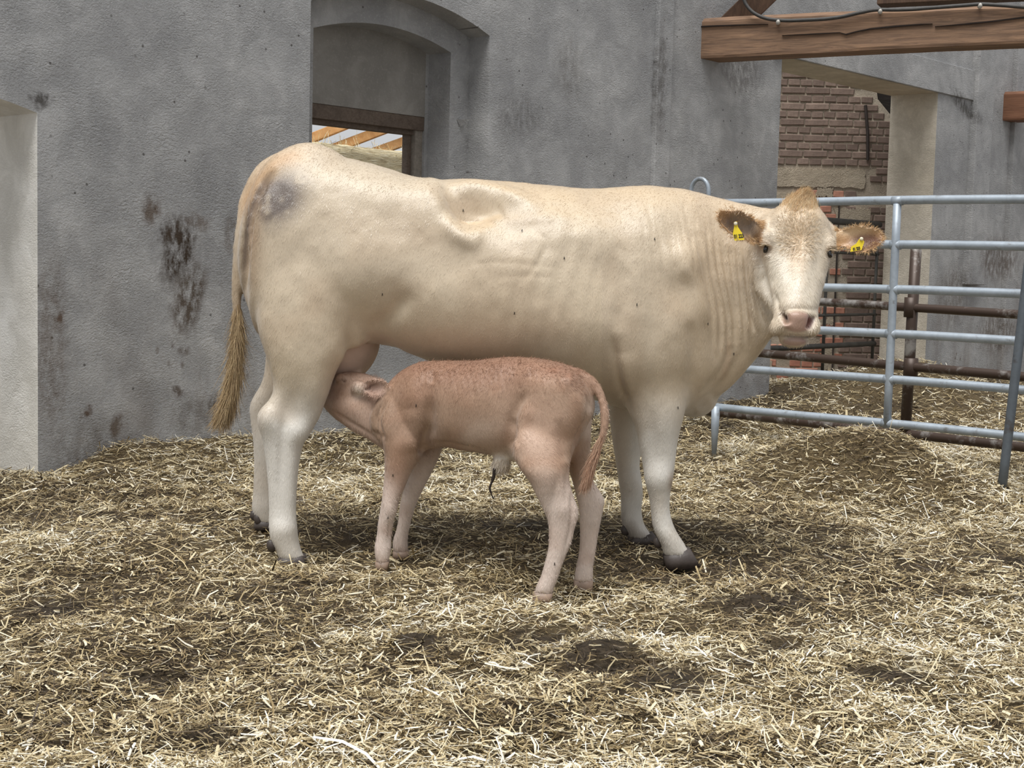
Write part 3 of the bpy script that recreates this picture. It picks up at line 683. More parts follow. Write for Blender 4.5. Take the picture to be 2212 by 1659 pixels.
# ================================================================== ANIMALS
def interp(st, sub):
    return catmull(np.array([list(map(float, s)) for s in st]), sub)
def loft(mb, st, n=36, sub=5, dvec=(0, 1, 0), e=2.2, caps=True):
    """rings between two outline points given per station: (Ax,Ay,Bx,By,Y,thickness[,m[,e]]); A and B lie on the outline at depth Y, thickness is the half width along dvec"""
    st = [tuple(s) + (.5,) * (7 - len(s)) + ((e,) if len(s) < 8 else ()) for s in [tuple(q) for q in st]]
    S = interp(st, sub); dvec = np.asarray(dvec, float); dvec = dvec / np.linalg.norm(dvec); vs = []; m = len(S)
    for (ax, ay, bx, by, Y, th, mm, ee) in S:
        A = U(ax, ay, Y); B = U(bx, by, Y); C = A + (B - A) * mm
        for k in range(n):
            p = 2 * math.pi * k / n; c, s = math.cos(p), math.sin(p)
            cc = math.copysign(abs(c) ** (2 / ee), c); ss = math.copysign(abs(s) ** (2 / ee), s)
            vs.append(C + (A - C) * max(cc, 0) + (B - C) * max(-cc, 0) + dvec * th * ss)
    fs = [(i * n + k, i * n + (k + 1) % n, (i + 1) * n + (k + 1) % n, (i + 1) * n + k) for i in range(m - 1) for k in range(n)]
    fs += [tuple(range(n - 1, -1, -1)), tuple((m - 1) * n + k for k in range(n))]
    mb.add(vs, fs)
def H(rows):   # horizontal rings: (y, left, right, Y, th)
    return [(l, y, r, y, Y, th) for (y, l, r, Y, th) in rows]
def Vv(rows):  # vertical rings: (x, top, bottom, Y, th, m)
    return [(x, t, x, b, Y, th, m) for (x, t, b, Y, th, m) in rows]
def fuse(mb, voxel):
    me = mb.mesh('tmp'); o = bpy.data.objects.new('tmp', me); COL.objects.link(o)
    md = o.modifiers.new('r', 'REMESH'); md.mode = 'VOXEL'; md.voxel_size = voxel; md.adaptivity = 0
    dg = bpy.context.evaluated_depsgraph_get(); out = bpy.data.meshes.new_from_object(o.evaluated_get(dg))
    bpy.data.objects.remove(o); return out
class Sculpt:
    def __init__(s, me):
        s.me = me; n = len(me.vertices); s.V = np.empty(n * 3); me.vertices.foreach_get('co', s.V); s.V = s.V.reshape(-1, 3)
        e = np.empty(len(me.edges) * 2, int); me.edges.foreach_get('vertices', e); s.E = e.reshape(-1, 2); s.n = n
        s.deg = np.bincount(s.E.ravel(), minlength=n)
    def smooth(s, it, f=.5, mask=None):
        for _ in range(it):
            A = np.zeros_like(s.V)
            for c in range(3): A[:, c] = np.bincount(s.E[:, 0], s.V[s.E[:, 1], c], s.n) + np.bincount(s.E[:, 1], s.V[s.E[:, 0], c], s.n)
            A /= s.deg[:, None]; g = f if mask is None else f * mask[:, None]; s.V += (A - s.V) * g
    def taubin(s, it):
        for _ in range(it): s.smooth(1, .55); s.smooth(1, -.57)
    def prep(s):
        s.me.vertices.foreach_set('co', s.V.ravel().astype(np.float32)); s.me.update()
        N = np.empty(s.n * 3, np.float32); s.me.vertices.foreach_get('normal', N); s.N = N.reshape(-1, 3).astype(float)
        s.P = proj(s.V); d = s.V - CAM; d /= np.linalg.norm(d, axis=1, keepdims=True); s.face = -(s.N * d).sum(1)
        s.fm = smooth01((s.face + .05) / .45)
    def g(s, x, y, rx, ry, rot=0):
        dx, dy = s.P[:, 0] - x, s.P[:, 1] - y; c, q = math.cos(rot), math.sin(rot); a = (dx * c + dy * q) / rx; b = (-dx * q + dy * c) / ry
        return np.exp(-.5 * (a * a + b * b))
    def line(s, pts, w):
        pts = catmull(pts, 5) if len(pts) > 2 else np.array(pts, float); d = np.full(s.n, 1e9); tt = np.zeros(s.n); L = len(pts) - 1
        lo = pts.min(0) - 4 * w; hi = pts.max(0) + 4 * w; I = np.where((s.P > lo).all(1) & (s.P < hi).all(1))[0]; Q = s.P[I]; dd = np.full(len(I), 1e9); t_ = np.zeros(len(I))
        for k in range(L):
            a, b = pts[k], pts[k + 1]; ab = b - a; u = np.clip(((Q - a) @ ab) / (ab @ ab + 1e-9), 0, 1); r = np.linalg.norm(Q - a - u[:, None] * ab, axis=1)
            m = r < dd; dd[m] = r[m]; t_[m] = (k + u[m]) / L
        d[I] = dd; tt[I] = t_
        return np.exp(-.5 * (d / w) ** 2) * smooth01(tt / .3) * smooth01((1 - tt) / .3)
    def push(s, wgt, amp, ymax=None, ymin=None):
        m = wgt * s.fm
        if ymax is not None: m = m * (s.V[:, 1] < ymax)
        if ymin is not None: m = m * (s.V[:, 1] > ymin)
        s.V += s.N * (m * amp)[:, None]
def inpoly(P, poly):
    x, y = P[:, 0], P[:, 1]; c = np.zeros(len(P), bool); n = len(poly)
    for i in range(n):
        (x1, y1), (x2, y2) = poly[i], poly[(i + 1) % n]
        m = ((y1 > y) != (y2 > y)) & (x < (x2 - x1) * (y - y1) / ((y2 - y1) or 1e-9) + x1); c ^= m
    return c
def refine(me, test):
    bm = bmesh.new(); bm.from_mesh(me); bm.verts.ensure_lookup_table(); co = np.array([v.co[:] for v in bm.verts]); ok = test(co)
    es = [e for e in bm.edges if ok[e.verts[0].index] and ok[e.verts[1].index]]
    bmesh.ops.subdivide_edges(bm, edges=es, cuts=1, use_grid_fill=True, smooth=0); bm.to_mesh(me); bm.free(); me.update(); return me
def fur(name, parent, T, cols, n, flow, length, width, lift, mat, seed, mask=None):
    r = np.random.default_rng(seed); pool = np.arange(T.n) if mask is None else np.where(mask)[0]; I = r.choice(pool, n)
    N = T.N[I]; B = T.V[I] + np.cross(N, r.normal(size=(n, 3))) * .004; D = flow(T, I) + r.normal(0, .28, (n, 3)); D = D - N * (D * N).sum(1)[:, None]; D /= np.linalg.norm(D, axis=1, keepdims=True) + 1e-9
    D = D + N * (lift * r.random(n))[:, None]; L = length * r.uniform(.5, 1.3, n); Sx = np.cross(D, N); Sx /= np.linalg.norm(Sx, axis=1, keepdims=True) + 1e-9; w_ = width * r.uniform(.6, 1.3, n)
    B = B - N * .0008; V = np.stack([B - Sx * w_[:, None], B + Sx * w_[:, None], B + D * L[:, None]], 1).reshape(-1, 3)
    c = np.clip(cols[I] * (1 + r.normal(0, .10, n))[:, None], 0, 1); o = link(name, rawmesh(name, V, np.arange(3 * n).reshape(-1, 3), np.repeat(c, 3, 0)), mat, parent); o['kind'] = 'stuff'; return o
def hair(roots, dirs, lens, rad, seg=4, curl=.3, grav=0.0, seed=0, sides=3, taper=.15):
    r = np.random.default_rng(seed); roots = np.asarray(roots, float); m = len(roots); D = np.asarray(dirs, float); D = D / np.linalg.norm(D, axis=1, keepdims=True); P = roots.copy(); rings = []
    a = r.normal(size=(m, 3)); cv = r.normal(size=(m, 3)) * curl; lens = np.broadcast_to(lens, (m,)); rad = np.broadcast_to(rad, (m,))
    for k in range(seg + 1):
        A = np.cross(D, a); A /= np.linalg.norm(A, axis=1, keepdims=True) + 1e-9; B = np.cross(D, A); rr = rad * (1 - (1 - taper) * (k / seg) ** 1.5)
        for j in range(sides): t = 2 * math.pi * j / sides; rings.append(P + (A * math.cos(t) + B * math.sin(t)) * rr[:, None])
        P = P + D * (lens / seg)[:, None]; D = D + cv * (1.0 / seg) + np.array([0, 0, -grav / seg]); D /= np.linalg.norm(D, axis=1, keepdims=True)
        cv = cv + r.normal(size=(m, 3)) * curl * .6
    V = np.stack(rings, 1).reshape(-1, 3); b = np.arange(m) * sides * (seg + 1); q = []
    for k in range(seg):
        for j in range(sides): q.append(np.stack([b + k * sides + j, b + k * sides + (j + 1) % sides, b + (k + 1) * sides + (j + 1) % sides, b + (k + 1) * sides + j], -1))
    return V, np.stack(q, 1).reshape(-1, 4)
def ear_surface(mb, top, bot, Ys, cup, thick=.013, nv=14, ns=18, edge_fwd=0.0, twist=0.0):
    T = catmull(top, 6); B = catmull(bot, 6); n = min(len(T), len(B)); Y_ = np.interp(np.linspace(0, 1, n), np.linspace(0, 1, len(Ys)), Ys); C_ = np.interp(np.linspace(0, 1, n), np.linspace(0, 1, len(cup)), cup)
    F_, K_ = [], []
    for i in range(n):
        for j in range(nv + 1):
            v = j / nv; px, py = T[i] + (B[i] - T[i]) * v; dep = C_[i] * (4 * v * (1 - v)) ** .8 + twist * (v - .5)
            e = thick * (.45 + .55 * (4 * v * (1 - v)) ** .5)
            F_.append(U(px, py, Y_[i] + dep)); K_.append(U(px, py, Y_[i] + dep + e))
    m = nv + 1; vs = F_ + K_; o = len(F_); fs = []
    for i in range(n - 1):
        for j in range(nv):
            a = i * m + j; fs.append((a, a + 1, a + m + 1, a + m)); fs.append((o + a, o + a + m, o + a + m + 1, o + a + 1))
        fs.append((i * m, (i + 1) * m, o + (i + 1) * m, o + i * m)); fs.append((i * m + nv, o + i * m + nv, o + (i + 1) * m + nv, (i + 1) * m + nv))
    for j in range(nv):
        fs.append((j, o + j, o + j + 1, j + 1)); a = (n - 1) * m + j; fs.append((a, a + 1, o + a + 1, o + a))
    mb.add(vs, fs)
def hoof(pts, Y, gap, wd, dx, parent, mat, clawrot=0):
    """two claws; pts: (coronet back, coronet front, toe, heel) in the side outline"""
    b = MB(); cb, cf, toe, heel = pts
    for sgn in (-1, 1):
        vs = []; n = 14; prof = [(cb, cf, .82), ((cb[0] * .5 + heel[0] * .5, cb[1] * .5 + heel[1] * .5), (cf[0] * .5 + toe[0] * .5, cf[1] * .5 + toe[1] * .5), 1.0), (heel, toe, 1.04)]
        for (p, q, s_) in prof:
            A = U(*p, Y); B = U(*q, Y); C = (A + B) / 2 + np.array([0, sgn * gap, 0])
            for k in range(n):
                t = 2 * math.pi * k / n; c, s = math.cos(t), math.sin(t); fwd = .5 * (1 + c * math.copysign(1, dx)); w_ = wd * s_ * (1 - .55 * fwd ** 2)
                vs.append(C + (B - A) / 2 * (c if True else 0) + np.array([0, 1, 0]) * w_ * s)
        m = len(prof); fs = [(i * n + k, i * n + (k + 1) % n, (i + 1) * n + (k + 1) % n, (i + 1) * n + k) for i in range(m - 1) for k in range(n)] + [tuple(range(n)), tuple((m - 1) * n + k for k in range(n))]
        b.add(vs, fs)
    return b.build('hoof', mat, parent, True)
M_hoof = mat_plain('hoof_horn', lin(74, 66, 62), .5, .3, 25, .3, 120, .002)
M_hoofp = mat_plain('calf_hoof_horn', lin(150, 128, 112), .5, .2, 25, .3, 120, .002)
kc = NT('eye_dark'); M_eye = kc.out(lin(22, 16, 14), .08, Coat_Weight=.6)
M_coat = mat_vcol('cow_coat', .42, .12, 14, .4, (260, 260, 70), .004, sheen=.25, Specular_IOR_Level=.8)
M_ccoat = mat_vcol('calf_coat', .45, .14, 14, .4, (240, 240, 60), .004, sheen=.2, Specular_IOR_Level=.45)
M_hair = mat_vcol('long_hair', .55, .15, 60, .1, sheen=.1)
def hairobj(name, parent, roots, dirs, lens, rad, cols, mat=None, **kw):
    V, Q = hair(roots, dirs, lens, rad, **kw); per = len(V) // len(roots)
    o = link(name, rawmesh(name, V, Q, np.repeat(np.asarray(cols), per, 0)), mat or M_hair, parent, True); o['kind'] = 'stuff'; return o

# ------------------------------------------------------------------ the cow
YC = 5.60
mb = MB()
loft(mb, Vv([(540, 520, 600, YC, .05, .5), (543, 470, 650, YC, .13, .5), (550, 425, 690, YC, .19, .5), (560, 388, 720, YC, .235, .5), (590, 358, 745, YC, .265, .48), (640, 337, 765, YC, .29, .47), (700, 337, 765, YC, .30, .47), (750, 343, 750, YC, .31, .5),
     (800, 353, 742, YC, .315, .5), (850, 369, 748, YC, .32, .52), (900, 382, 770, YC, .335, .53), (950, 386, 788, YC, .35, .54), (1000, 387, 800, YC, .36, .55), (1050, 390, 808, YC, .37, .56), (1100, 394, 816, YC, .38, .56),
     (1150, 397, 826, YC, .385, .56), (1200, 402, 838, YC, .385, .56), (1250, 407, 852, YC, .38, .56), (1300, 406, 868, YC, .37, .55), (1350, 402, 884, YC, .35, .55), (1400, 401, 893, YC, .33, .55), (1450, 404, 897, YC, .305, .55), (1500, 412, 888, YC - .01, .265, .54),
     (1550, 425, 858, YC - .02, .20, .53), (1600, 437, 812, YC - .05, .165, .52), (1640, 446, 765, YC - .10, .145, .52), (1675, 452, 715, YC - .15, .13, .5), (1705, 462, 680, YC - .18, .11, .5)]), n=56, sub=5, e=2.3)
# near hind leg, far hind leg, near fore leg, far fore leg
NH, FH, NF, FF = 5.40, 5.86, 5.42, 5.85
loft(mb, H([(400, 610, 760, NH + .10, .09), (500, 570, 800, NH + .06, .135), (600, 549, 800, NH + .045, .150), (660, 553, 790, NH + .03, .143), (710, 558, 768, NH + .015, .13), (760, 573, 745, NH, .115), (800, 584, 727, NH, .105), (840, 590, 714, NH, .092), (870, 578, 703, NH, .08), (893, 561, 696, NH, .072), (912, 559, 687, NH, .07), (935, 563, 673, NH, .067), (960, 568, 657, NH, .06),
     (1000, 574, 648, NH, .052), (1050, 579, 642, NH, .046), (1100, 581, 640, NH, .044), (1138, 581, 642, NH, .050), (1165, 585, 645, NH, .052), (1190, 598, 651, NH, .049), (1206, 602, 659, NH, .047)]), n=32)
loft(mb, H([(600, 560, 760, FH - .05, .10), (700, 562, 730, FH - .02, .11), (770, 572, 700, FH, .095), (820, 567, 670, FH, .085), (850, 552, 655, FH, .075), (875, 540, 643, FH, .068), (900, 540, 632, FH, .06), (940, 546, 616, FH, .055), (1000, 549, 608, FH, .048), (1060, 547, 603, FH, .045), (1095, 544, 602, FH, .05), (1115, 548, 604, FH, .05), (1128, 556, 610, FH, .047)]), n=28)
loft(mb, H([(470, 1360, 1450, NF + .04, .05), (560, 1325, 1485, NF, .085), (640, 1300, 1500, NF - .03, .11), (720, 1312, 1503, NF - .03, .12), (780, 1326, 1500, NF - .02, .12), (830, 1338, 1493, NF, .11), (880, 1354, 1484, NF, .095), (930, 1374, 1470, NF, .078), (970, 1382, 1462, NF, .068), (1000, 1387, 1458, NF, .062), (1035, 1393, 1453, NF, .060), (1065, 1400, 1448, NF, .050), (1100, 1405, 1447, NF, .043), (1128, 1408, 1453, NF, .045), (1150, 1414, 1463, NF, .05), (1170, 1424, 1476, NF, .05), (1188, 1431, 1486, NF, .048), (1200, 1432, 1492, NF, .046)]), n=30)
loft(mb, H([(720, 1290, 1440, FF, .10), (800, 1300, 1425, FF, .10), (880, 1314, 1405, FF, .085), (950, 1322, 1392, FF, .07), (1000, 1330, 1382, FF, .06), (1040, 1336, 1387, FF, .06), (1070, 1340, 1389, FF, .05), (1100, 1341, 1386, FF, .045), (1130, 1342, 1391, FF, .05), (1148, 1352, 1402, FF, .05), (1163, 1358, 1410, FF, .047)]), n=28)
# thigh muscle, shoulder muscle, brisket
mb.ellipsoid(U(665, 545, NH + .11), (.27, 0, 0), (0, .16, 0), (0, 0, .42), 28, 18)
mb.ellipsoid(U(750, 640, NH + .05), (.14, 0, 0), (0, .11, 0), (0, 0, .2), 24, 14)
mb.ellipsoid(U(1410, 620, NF + .06), (.19, 0, .03), (0, .15, 0), (0, 0, .32), 28, 18)
mb.ellipsoid(U(1490, 830, YC), (.12, 0, -.02), (0, .13, 0), (0, 0, .13), 24, 14)
# tail core
tailp = [(730, 362), (690, 346), (640, 336), (606, 349), (572, 370), (546, 400), (529, 440), (521, 490), (514, 540), (511, 600), (511, 660), (514, 720), (512, 770), (504, 820)]
tailY = [5.60] * 5 + [5.58, 5.57, 5.56, 5.55, 5.54, 5.54, 5.54, 5.54, 5.54, 5.54]
tailr = [14, 18, 20, 20, 18, 17, 16, 15, 14, 13, 12.5, 12, 11.5, 10, 8]
tq = catmull([(a, b, c, d) for (a, b), c, d in zip(tailp, tailY, tailr)], 5)
mb.tube([U(a, b, c) for a, b, c, d in tq], [d / F * 5.55 for a, b, c, d in tq], 14)
# head: skull, jaw, muzzle
HY = 5.20
yaw = math.radians(9); hdv = (-math.sin(yaw) * .0 + .15, .99, 0)
def face(rows): return [(l, y, r, y, yf + dd / 2, dd / 2, .5, ee) for (y, l, r, yf, dd, ee) in rows]
loft(mb, face([(414, 1727, 1747, 5.39, .06, 2.0), (428, 1703, 1758, 5.36, .12, 2.0), (446, 1680, 1770, 5.33, .18, 2.2), (468, 1661, 1787, 5.30, .23, 2.4), (495, 1650, 1797, 5.275, .26, 2.6), (520, 1647, 1799, 5.255, .27, 2.7), (545, 1648, 1796, 5.24, .26, 2.7), (570, 1652, 1789, 5.222, .24, 2.6), (595, 1657, 1784, 5.203, .22, 2.5), (620, 1662, 1778, 5.183, .20, 2.4),
     (645, 1667, 1772, 5.16, .185, 2.4), (665, 1670, 1767, 5.142, .18, 2.5), (685, 1671, 1767, 5.128, .175, 2.6), (703, 1669, 1768, 5.125, .165, 2.6), (718, 1674, 1765, 5.133, .15, 2.4), (727, 1682, 1756, 5.15, .13, 2.2)]), n=48, dvec=hdv)
loft(mb, face([(520, 1645, 1790, 5.38, .14, 2.2), (560, 1632, 1782, 5.35, .18, 2.2), (592, 1624, 1776, 5.32, .19, 2.2), (621, 1632, 1768, 5.29, .17, 2.2), (648, 1650, 1758, 5.26, .14, 2.2), (675, 1668, 1750, 5.225, .12, 2.2), (705, 1680, 1748, 5.19, .105, 2.2), (730, 1682, 1748, 5.165, .10, 2.2), (743, 1687, 1744, 5.165, .085, 2.1), (750, 1700, 1732, 5.175, .05, 2.0)]), n=36, dvec=hdv)
for (x, y, yy, a, b, c) in ((1663, 522, 5.315, .040, .05, .045), (1789, 528, 5.33, .030, .05, .045), (1722, 500, 5.32, .075, .06, .075), (1678, 702, 5.185, .026, .035, .03), (1759, 705, 5.185, .024, .035, .03), (1640, 590, 5.40, .04, .07, .06)):
    mb.ellipsoid(U(x, y, yy), (a, 0, 0), (0, b, 0), (0, 0, c), 20, 12)
ear_surface(mb, [(1652, 478), (1634, 475), (1618, 461), (1598, 450), (1574, 447), (1556, 452), (1547, 462)], [(1648, 520), (1630, 524), (1608, 522), (1586, 516), (1566, 502), (1553, 486), (1546, 470)], [5.33, 5.265, 5.225, 5.205, 5.20], [.03, .05, .05, .035, .01], .014)
ear_surface(mb, [(1795, 505), (1814, 496), (1837, 487), (1861, 483), (1885, 489), (1903, 501), (1911, 512)], [(1796, 535), (1812, 537), (1836, 543), (1862, 549), (1886, 541), (1904, 524), (1912, 516)], [5.40, 5.36, 5.33, 5.31, 5.31], [.03, .045, .045, .03, .005], .014, twist=-.03)
mb.tube([U(1668, 492, 5.40), U(1645, 497, 5.355), U(1622, 496, 5.30)], [.055, .038, .022], 12)
mb.tube([U(1780, 505, 5.43), U(1808, 514, 5.42), U(1835, 517, 5.40)], [.055, .036, .02], 12)
body = fuse(mb, .0067)
LEAR = [(1650, 474), (1634, 472), (1618, 458), (1598, 447), (1574, 444), (1554, 449), (1543, 461), (1543, 472), (1550, 490), (1564, 506), (1584, 520), (1608, 526), (1630, 528), (1648, 524)]
S = Sculpt(body); S.prep(); S.smooth(18, .5, smooth01((1620 - S.P[:, 0]) / 40) * smooth01((S.V[:, 2] - .3) / .4)); S.smooth(12, .5); S.taubin(2); S.prep()
def _head(co):
    p = proj(co); return (p[:, 0] > 1615) & (p[:, 0] < 1815) & (p[:, 1] < 756) & (p[:, 1] > 400) & (co[:, 1] < 5.42)
refine(body, _head); S = Sculpt(body); S.smooth(2, .4); S.prep()
lowf = lambda s_, o=0: vn(S.V[:, 0] * s_ + o, S.V[:, 2] * s_ * .8 + S.V[:, 1] * s_ * .5)
S.V += S.N * (.0035 * lowf(6) + .0022 * lowf(14, 7) + .0011 * lowf(34, 3))[:, None] * smooth01((S.V[:, 2] - .1) / .6)[:, None]; S.prep()
NEAR = 5.62
P_, A_ = S.push, None
for (x, y, rx, ry, amp, rot) in [(1008, 446, 48, 24, -.072, .12), (1120, 470, 60, 18, -.006, .1), (930, 425, 26, 34, .026, 0), (640, 370, 60, 30, .012, .2), (560, 450, 18, 50, .012, .2), (870, 420, 60, 26, .014, .15), (720, 500, 60, 80, -.008, 0), (840, 560, 60, 60, .008, 0), (860, 640, 40, 40, -.010, 0),
        (1478, 565, 30, 30, .026, .3), (1455, 615, 34, 28, -.005, 0), (1395, 500, 40, 70, .012, .15), (1290, 512, 44, 30, .012, .1), (770, 590, 60, 60, .012, 0), (905, 540, 60, 40, -.014, .8), (1005, 560, 50, 30, -.008, .5), (1100, 500, 40, 26, -.008, 0), (1180, 470, 60, 16, .008, .1), (1510, 660, 30, 50, .010, 0), (1440, 700, 60, 50, .010, 0), (1320, 560, 30, 80, -.012, .15), (1530, 600, 26, 120, -.012, 0), (1365, 800, 34, 40, .014, 0), (1300, 780, 30, 40, -.010, 0), (1240, 690, 80, 60, .006, 0), (1060, 600, 90, 70, .006, 0),
        (580, 905, 16, 22, .018, 0), (632, 880, 22, 34, -.018, 0.2), (606, 985, 7, 60, -.009, .05), (630, 1000, 8, 70, .007, 0), (648, 935, 16, 18, .008, 0), (612, 1145, 18, 14, .006, 0), (675, 850, 20, 50, .008, .2), (600, 1000, 8, 60, .005, 0), (1420, 1035, 22, 22, .010, 0), (1440, 900, 22, 40, .010, 0), (1410, 960, 10, 40, -.006, 0), (1425, 1100, 7, 40, .003, 0), (1560, 800, 30, 40, .010, .3), (790, 690, 40, 40, -.010, 0)]:
    P_(S.g(x, y, rx, ry, rot), amp * 1.25, NEAR)
S.prep()
for (pts, w_, amp) in [([(930, 390), (942, 430), (958, 470), (985, 505), (1020, 520), (1050, 500)], 13, .024), ([(1015, 516), (1050, 490), (1090, 470)], 14, .010), ([(960, 408), (1010, 405), (1060, 412), (1120, 430), (1180, 455)], 13, .022), ([(1015, 470), (1060, 462), (1090, 452)], 12, -.010),
        ([(1322, 720), (1330, 770), (1338, 820), (1350, 860), (1368, 900)], 6, -.016), ([(1340, 760), (1348, 810), (1362, 860)], 12, .008), ([(780, 725), (810, 705), (840, 685), (870, 655), (890, 625)], 14, -.012), ([(600, 362), (572, 392), (550, 432), (537, 480), (530, 540), (527, 600), (527, 660)], 5, -.038),
        ([(730, 800), (745, 765), (780, 742), (820, 735)], 8, .010), ([(1060, 470), (1110, 480), (1200, 468)], 10, .006), ([(1110, 520), (1200, 505), (1290, 520)], 14, .006), ([(1470, 560), (1490, 600), (1510, 655), (1530, 700)], 9, .008),
        ([(1350, 560), (1345, 640), (1330, 720)], 14, -.008), ([(1490, 690), (1500, 760), (1490, 860)], 9, -.008), ([(1545, 860), (1520, 880), (1500, 892)], 7, .008), ([(1600, 740), (1575, 810), (1530, 860), (1500, 890)], 6, -.009), ([(1580, 740), (1560, 800), (1510, 855)], 6, -.008), ([(1620, 760), (1590, 820), (1550, 860)], 7, .006)]:
    P_(S.line(pts, w_), amp, NEAR)
for k, x0 in enumerate([1098, 1132, 1181, 1212, 1262, 1290]):   # ribs under the skin
    o_ = [0, 25, -10, 30, 10, -5][k]; P_(S.line([(x0 + 38, 455 + o_), (x0 + 30, 520 + o_), (x0 + 8, 600 + o_), (x0 - 12, 690 + o_), (x0 - 20, 760)], 9), .0030, NEAR)
for (pts, a) in [([(1000, 575), (1060, 566), (1130, 570), (1210, 580)], .0018), ([(1060, 602), (1130, 596), (1220, 600)], .0015), ([(1140, 500), (1180, 520), (1160, 570), (1120, 620)], .004)]: P_(S.line(pts, 5), -a, NEAR)
# loose skin folded on the turned neck
fr = random.Random(2)
for k, (pts, a) in enumerate([([(1540, 505), (1556, 600), (1572, 690), (1572, 790)], .012), ([(1556, 515), (1571, 600), (1584, 690), (1586, 780)], .015), ([(1574, 522), (1584, 600), (1592, 680), (1594, 765)], .016), ([(1590, 528), (1597, 600), (1605, 680), (1610, 745)], .017), ([(1605, 530), (1611, 600), (1620, 675), (1632, 720)], .016), ([(1619, 535), (1621, 590), (1634, 655), (1655, 705)], .012),
        ([(1525, 500), (1540, 590), (1556, 680), (1556, 790)], .009), ([(1508, 490), (1522, 580), (1538, 670), (1540, 780)], .006)]):
    P_(S.line(pts, 4.2), -a, NEAR); P_(S.line([(x + 8, y) for x, y in pts], 4.0), a * .55, NEAR)
for k in range(26):
    x0 = 1390 + k * 8.5; y0 = 430 + fr.uniform(0, 40); l_ = fr.uniform(60, 170); P_(S.line([(x0, y0), (x0 + 5, y0 + l_ * .5), (x0 + 14, y0 + l_)], 2.6), -.0028, NEAR)
# face
S.prep(); FN = 5.50
for (x, y, rx, ry, amp, rot) in [(1653, 536, 9, 8, -.010, .2), (1797, 545, 7, 9, -.008, 0), (1700, 560, 12, 30, -.006, -.15), (1765, 560, 10, 30, -.006, .15), (1725, 600, 16, 60, .008, 0), (1722, 470, 10, 26, -.006, 0), (1690, 480, 16, 20, .008, 0), (1760, 480, 14, 20, .008, 0), (1668, 590, 14, 34, -.010, .1), (1775, 590, 8, 30, -.006, 0), (1645, 600, 12, 30, .008, .2), (1680, 640, 10, 20, -.006, .4), (1671, 650, 5, 14, -.008, -.4),
        (1722, 668, 34, 5, -.006, 0), (1691, 680, 5, 6, -.018, .35), (1753, 690, 4.5, 8, -.016, .25), (1722, 684, 14, 9, .008, 0), (1698, 703, 8, 5, .007, 0), (1674, 712, 9, 10, .010, 0), (1760, 712, 7, 9, .008, 0), (1722, 708, 12, 12, .004, 0), (1716, 737, 24, 7, .006, 0)]:
    P_(S.g(x, y, rx, ry, rot), amp * 1.35, FN)
P_(S.line([(1684, 672), (1690, 677), (1696, 685), (1700, 696), (1702, 702)], 3.6), -.026, FN); P_(S.line([(1760, 678), (1757, 688), (1752, 698), (1746, 708), (1743, 712)], 3.4), -.024, FN)
P_(S.line([(1678, 723), (1700, 726), (1722, 727), (1745, 728), (1756, 722)], 2.6), -.016, FN)
P_(S.line([(1640, 528), (1650, 524), (1660, 528), (1666, 538)], 3.2), .009, FN); P_(S.line([(1645, 548), (1655, 553), (1664, 549)], 3), .006, FN)
P_(S.line([(1786, 535), (1796, 532), (1806, 538)], 3), .007, FN)
P_(S.line([(1731, 480), (1732, 500), (1731, 530), (1728, 560)], 3), -.004, FN)
for k in range(14):
    a = k / 14 * 2 * math.pi; P_(S.line([(1731 + 8 * math.cos(a), 530 + 8 * math.sin(a)), (1731 + 22 * math.cos(a + .2), 530 + 20 * math.sin(a + .2)), (1731 + 34 * math.cos(a + .5), 530 + 30 * math.sin(a + .5))], 2), -.0025, FN)
S.smooth(1, .4); S.prep()
# coat colour
C = np.tile(L3(206, 189, 164), (S.n, 1)); z_ = S.V[:, 2]; P = S.P; x_, y_ = P[:, 0], P[:, 1]
def lay(col, m): 
    global C; m = np.clip(m, 0, 1)[:, None]; C = C * (1 - m) + L3(*col) * m
pn = lambda s_, o=0: vn(S.V[:, 0] * s_ + o, S.V[:, 2] * s_ + S.V[:, 1] * s_ * .7)
lay((222, 204, 174), .5 * smooth01(.5 + .7 * pn(3)) * smooth01((y_ - 520) / 200) * (x_ < 1300))
lay((216, 188, 148), .6 * smooth01((S.N[:, 2] - .45) / .5) * (z_ > 1.1) * smooth01((x_ - 850) / 250))
lay((208, 186, 156), .55 * smooth01((x_ - 1380) / 160) * (y_ < 900))
lay((232, 228, 220), smooth01((.72 - z_) / .25) * .95)
lay((232, 224, 208), .8 * S.g(1725, 590, 50, 110) * (S.V[:, 1] < 5.5)); lay((240, 232, 216), .7 * S.g(1670, 600, 30, 60) * (S.V[:, 1] < 5.5))
lay((206, 170, 124), .55 * S.g(1725, 500, 26, 36) * (S.V[:, 1] < 5.5)); lay((220, 188, 144), .8 * S.g(1735, 428, 46, 24))
lay((214, 176, 128), .5 * S.g(1722, 555, 14, 36) * (S.V[:, 1] < 5.5)); lay((120, 92, 70), .0 * S.g(0, 0, 1, 1))
stain = np.clip(S.g(592, 430, 54, 40, -.55) * 1.6 - .2, 0, 1) * smooth01(1.1 + .45 * pn(14) + .5 * pn(38, 3)); stain = np.maximum(stain, np.clip(S.g(556, 470, 12, 34, .2), 0, 1) * .7); lay((84, 70, 64), .92 * stain * (S.face > 0) * (x_ > 528)); lay((188, 160, 128), .6 * S.g(548, 500, 14, 50))
lay((204, 168, 128), .85 * S.line([(690, 338), (650, 336), (600, 350), (552, 398), (528, 450), (518, 500)], 13)); lay((172, 150, 122), .8 * S.line([(524, 460), (511, 600), (512, 700), (505, 800)], 18) * (x_ < 535)); lay((150, 126, 96), .5 * smooth01(pn(30)) * S.line([(520, 480), (511, 600)], 16) * (x_ < 532))
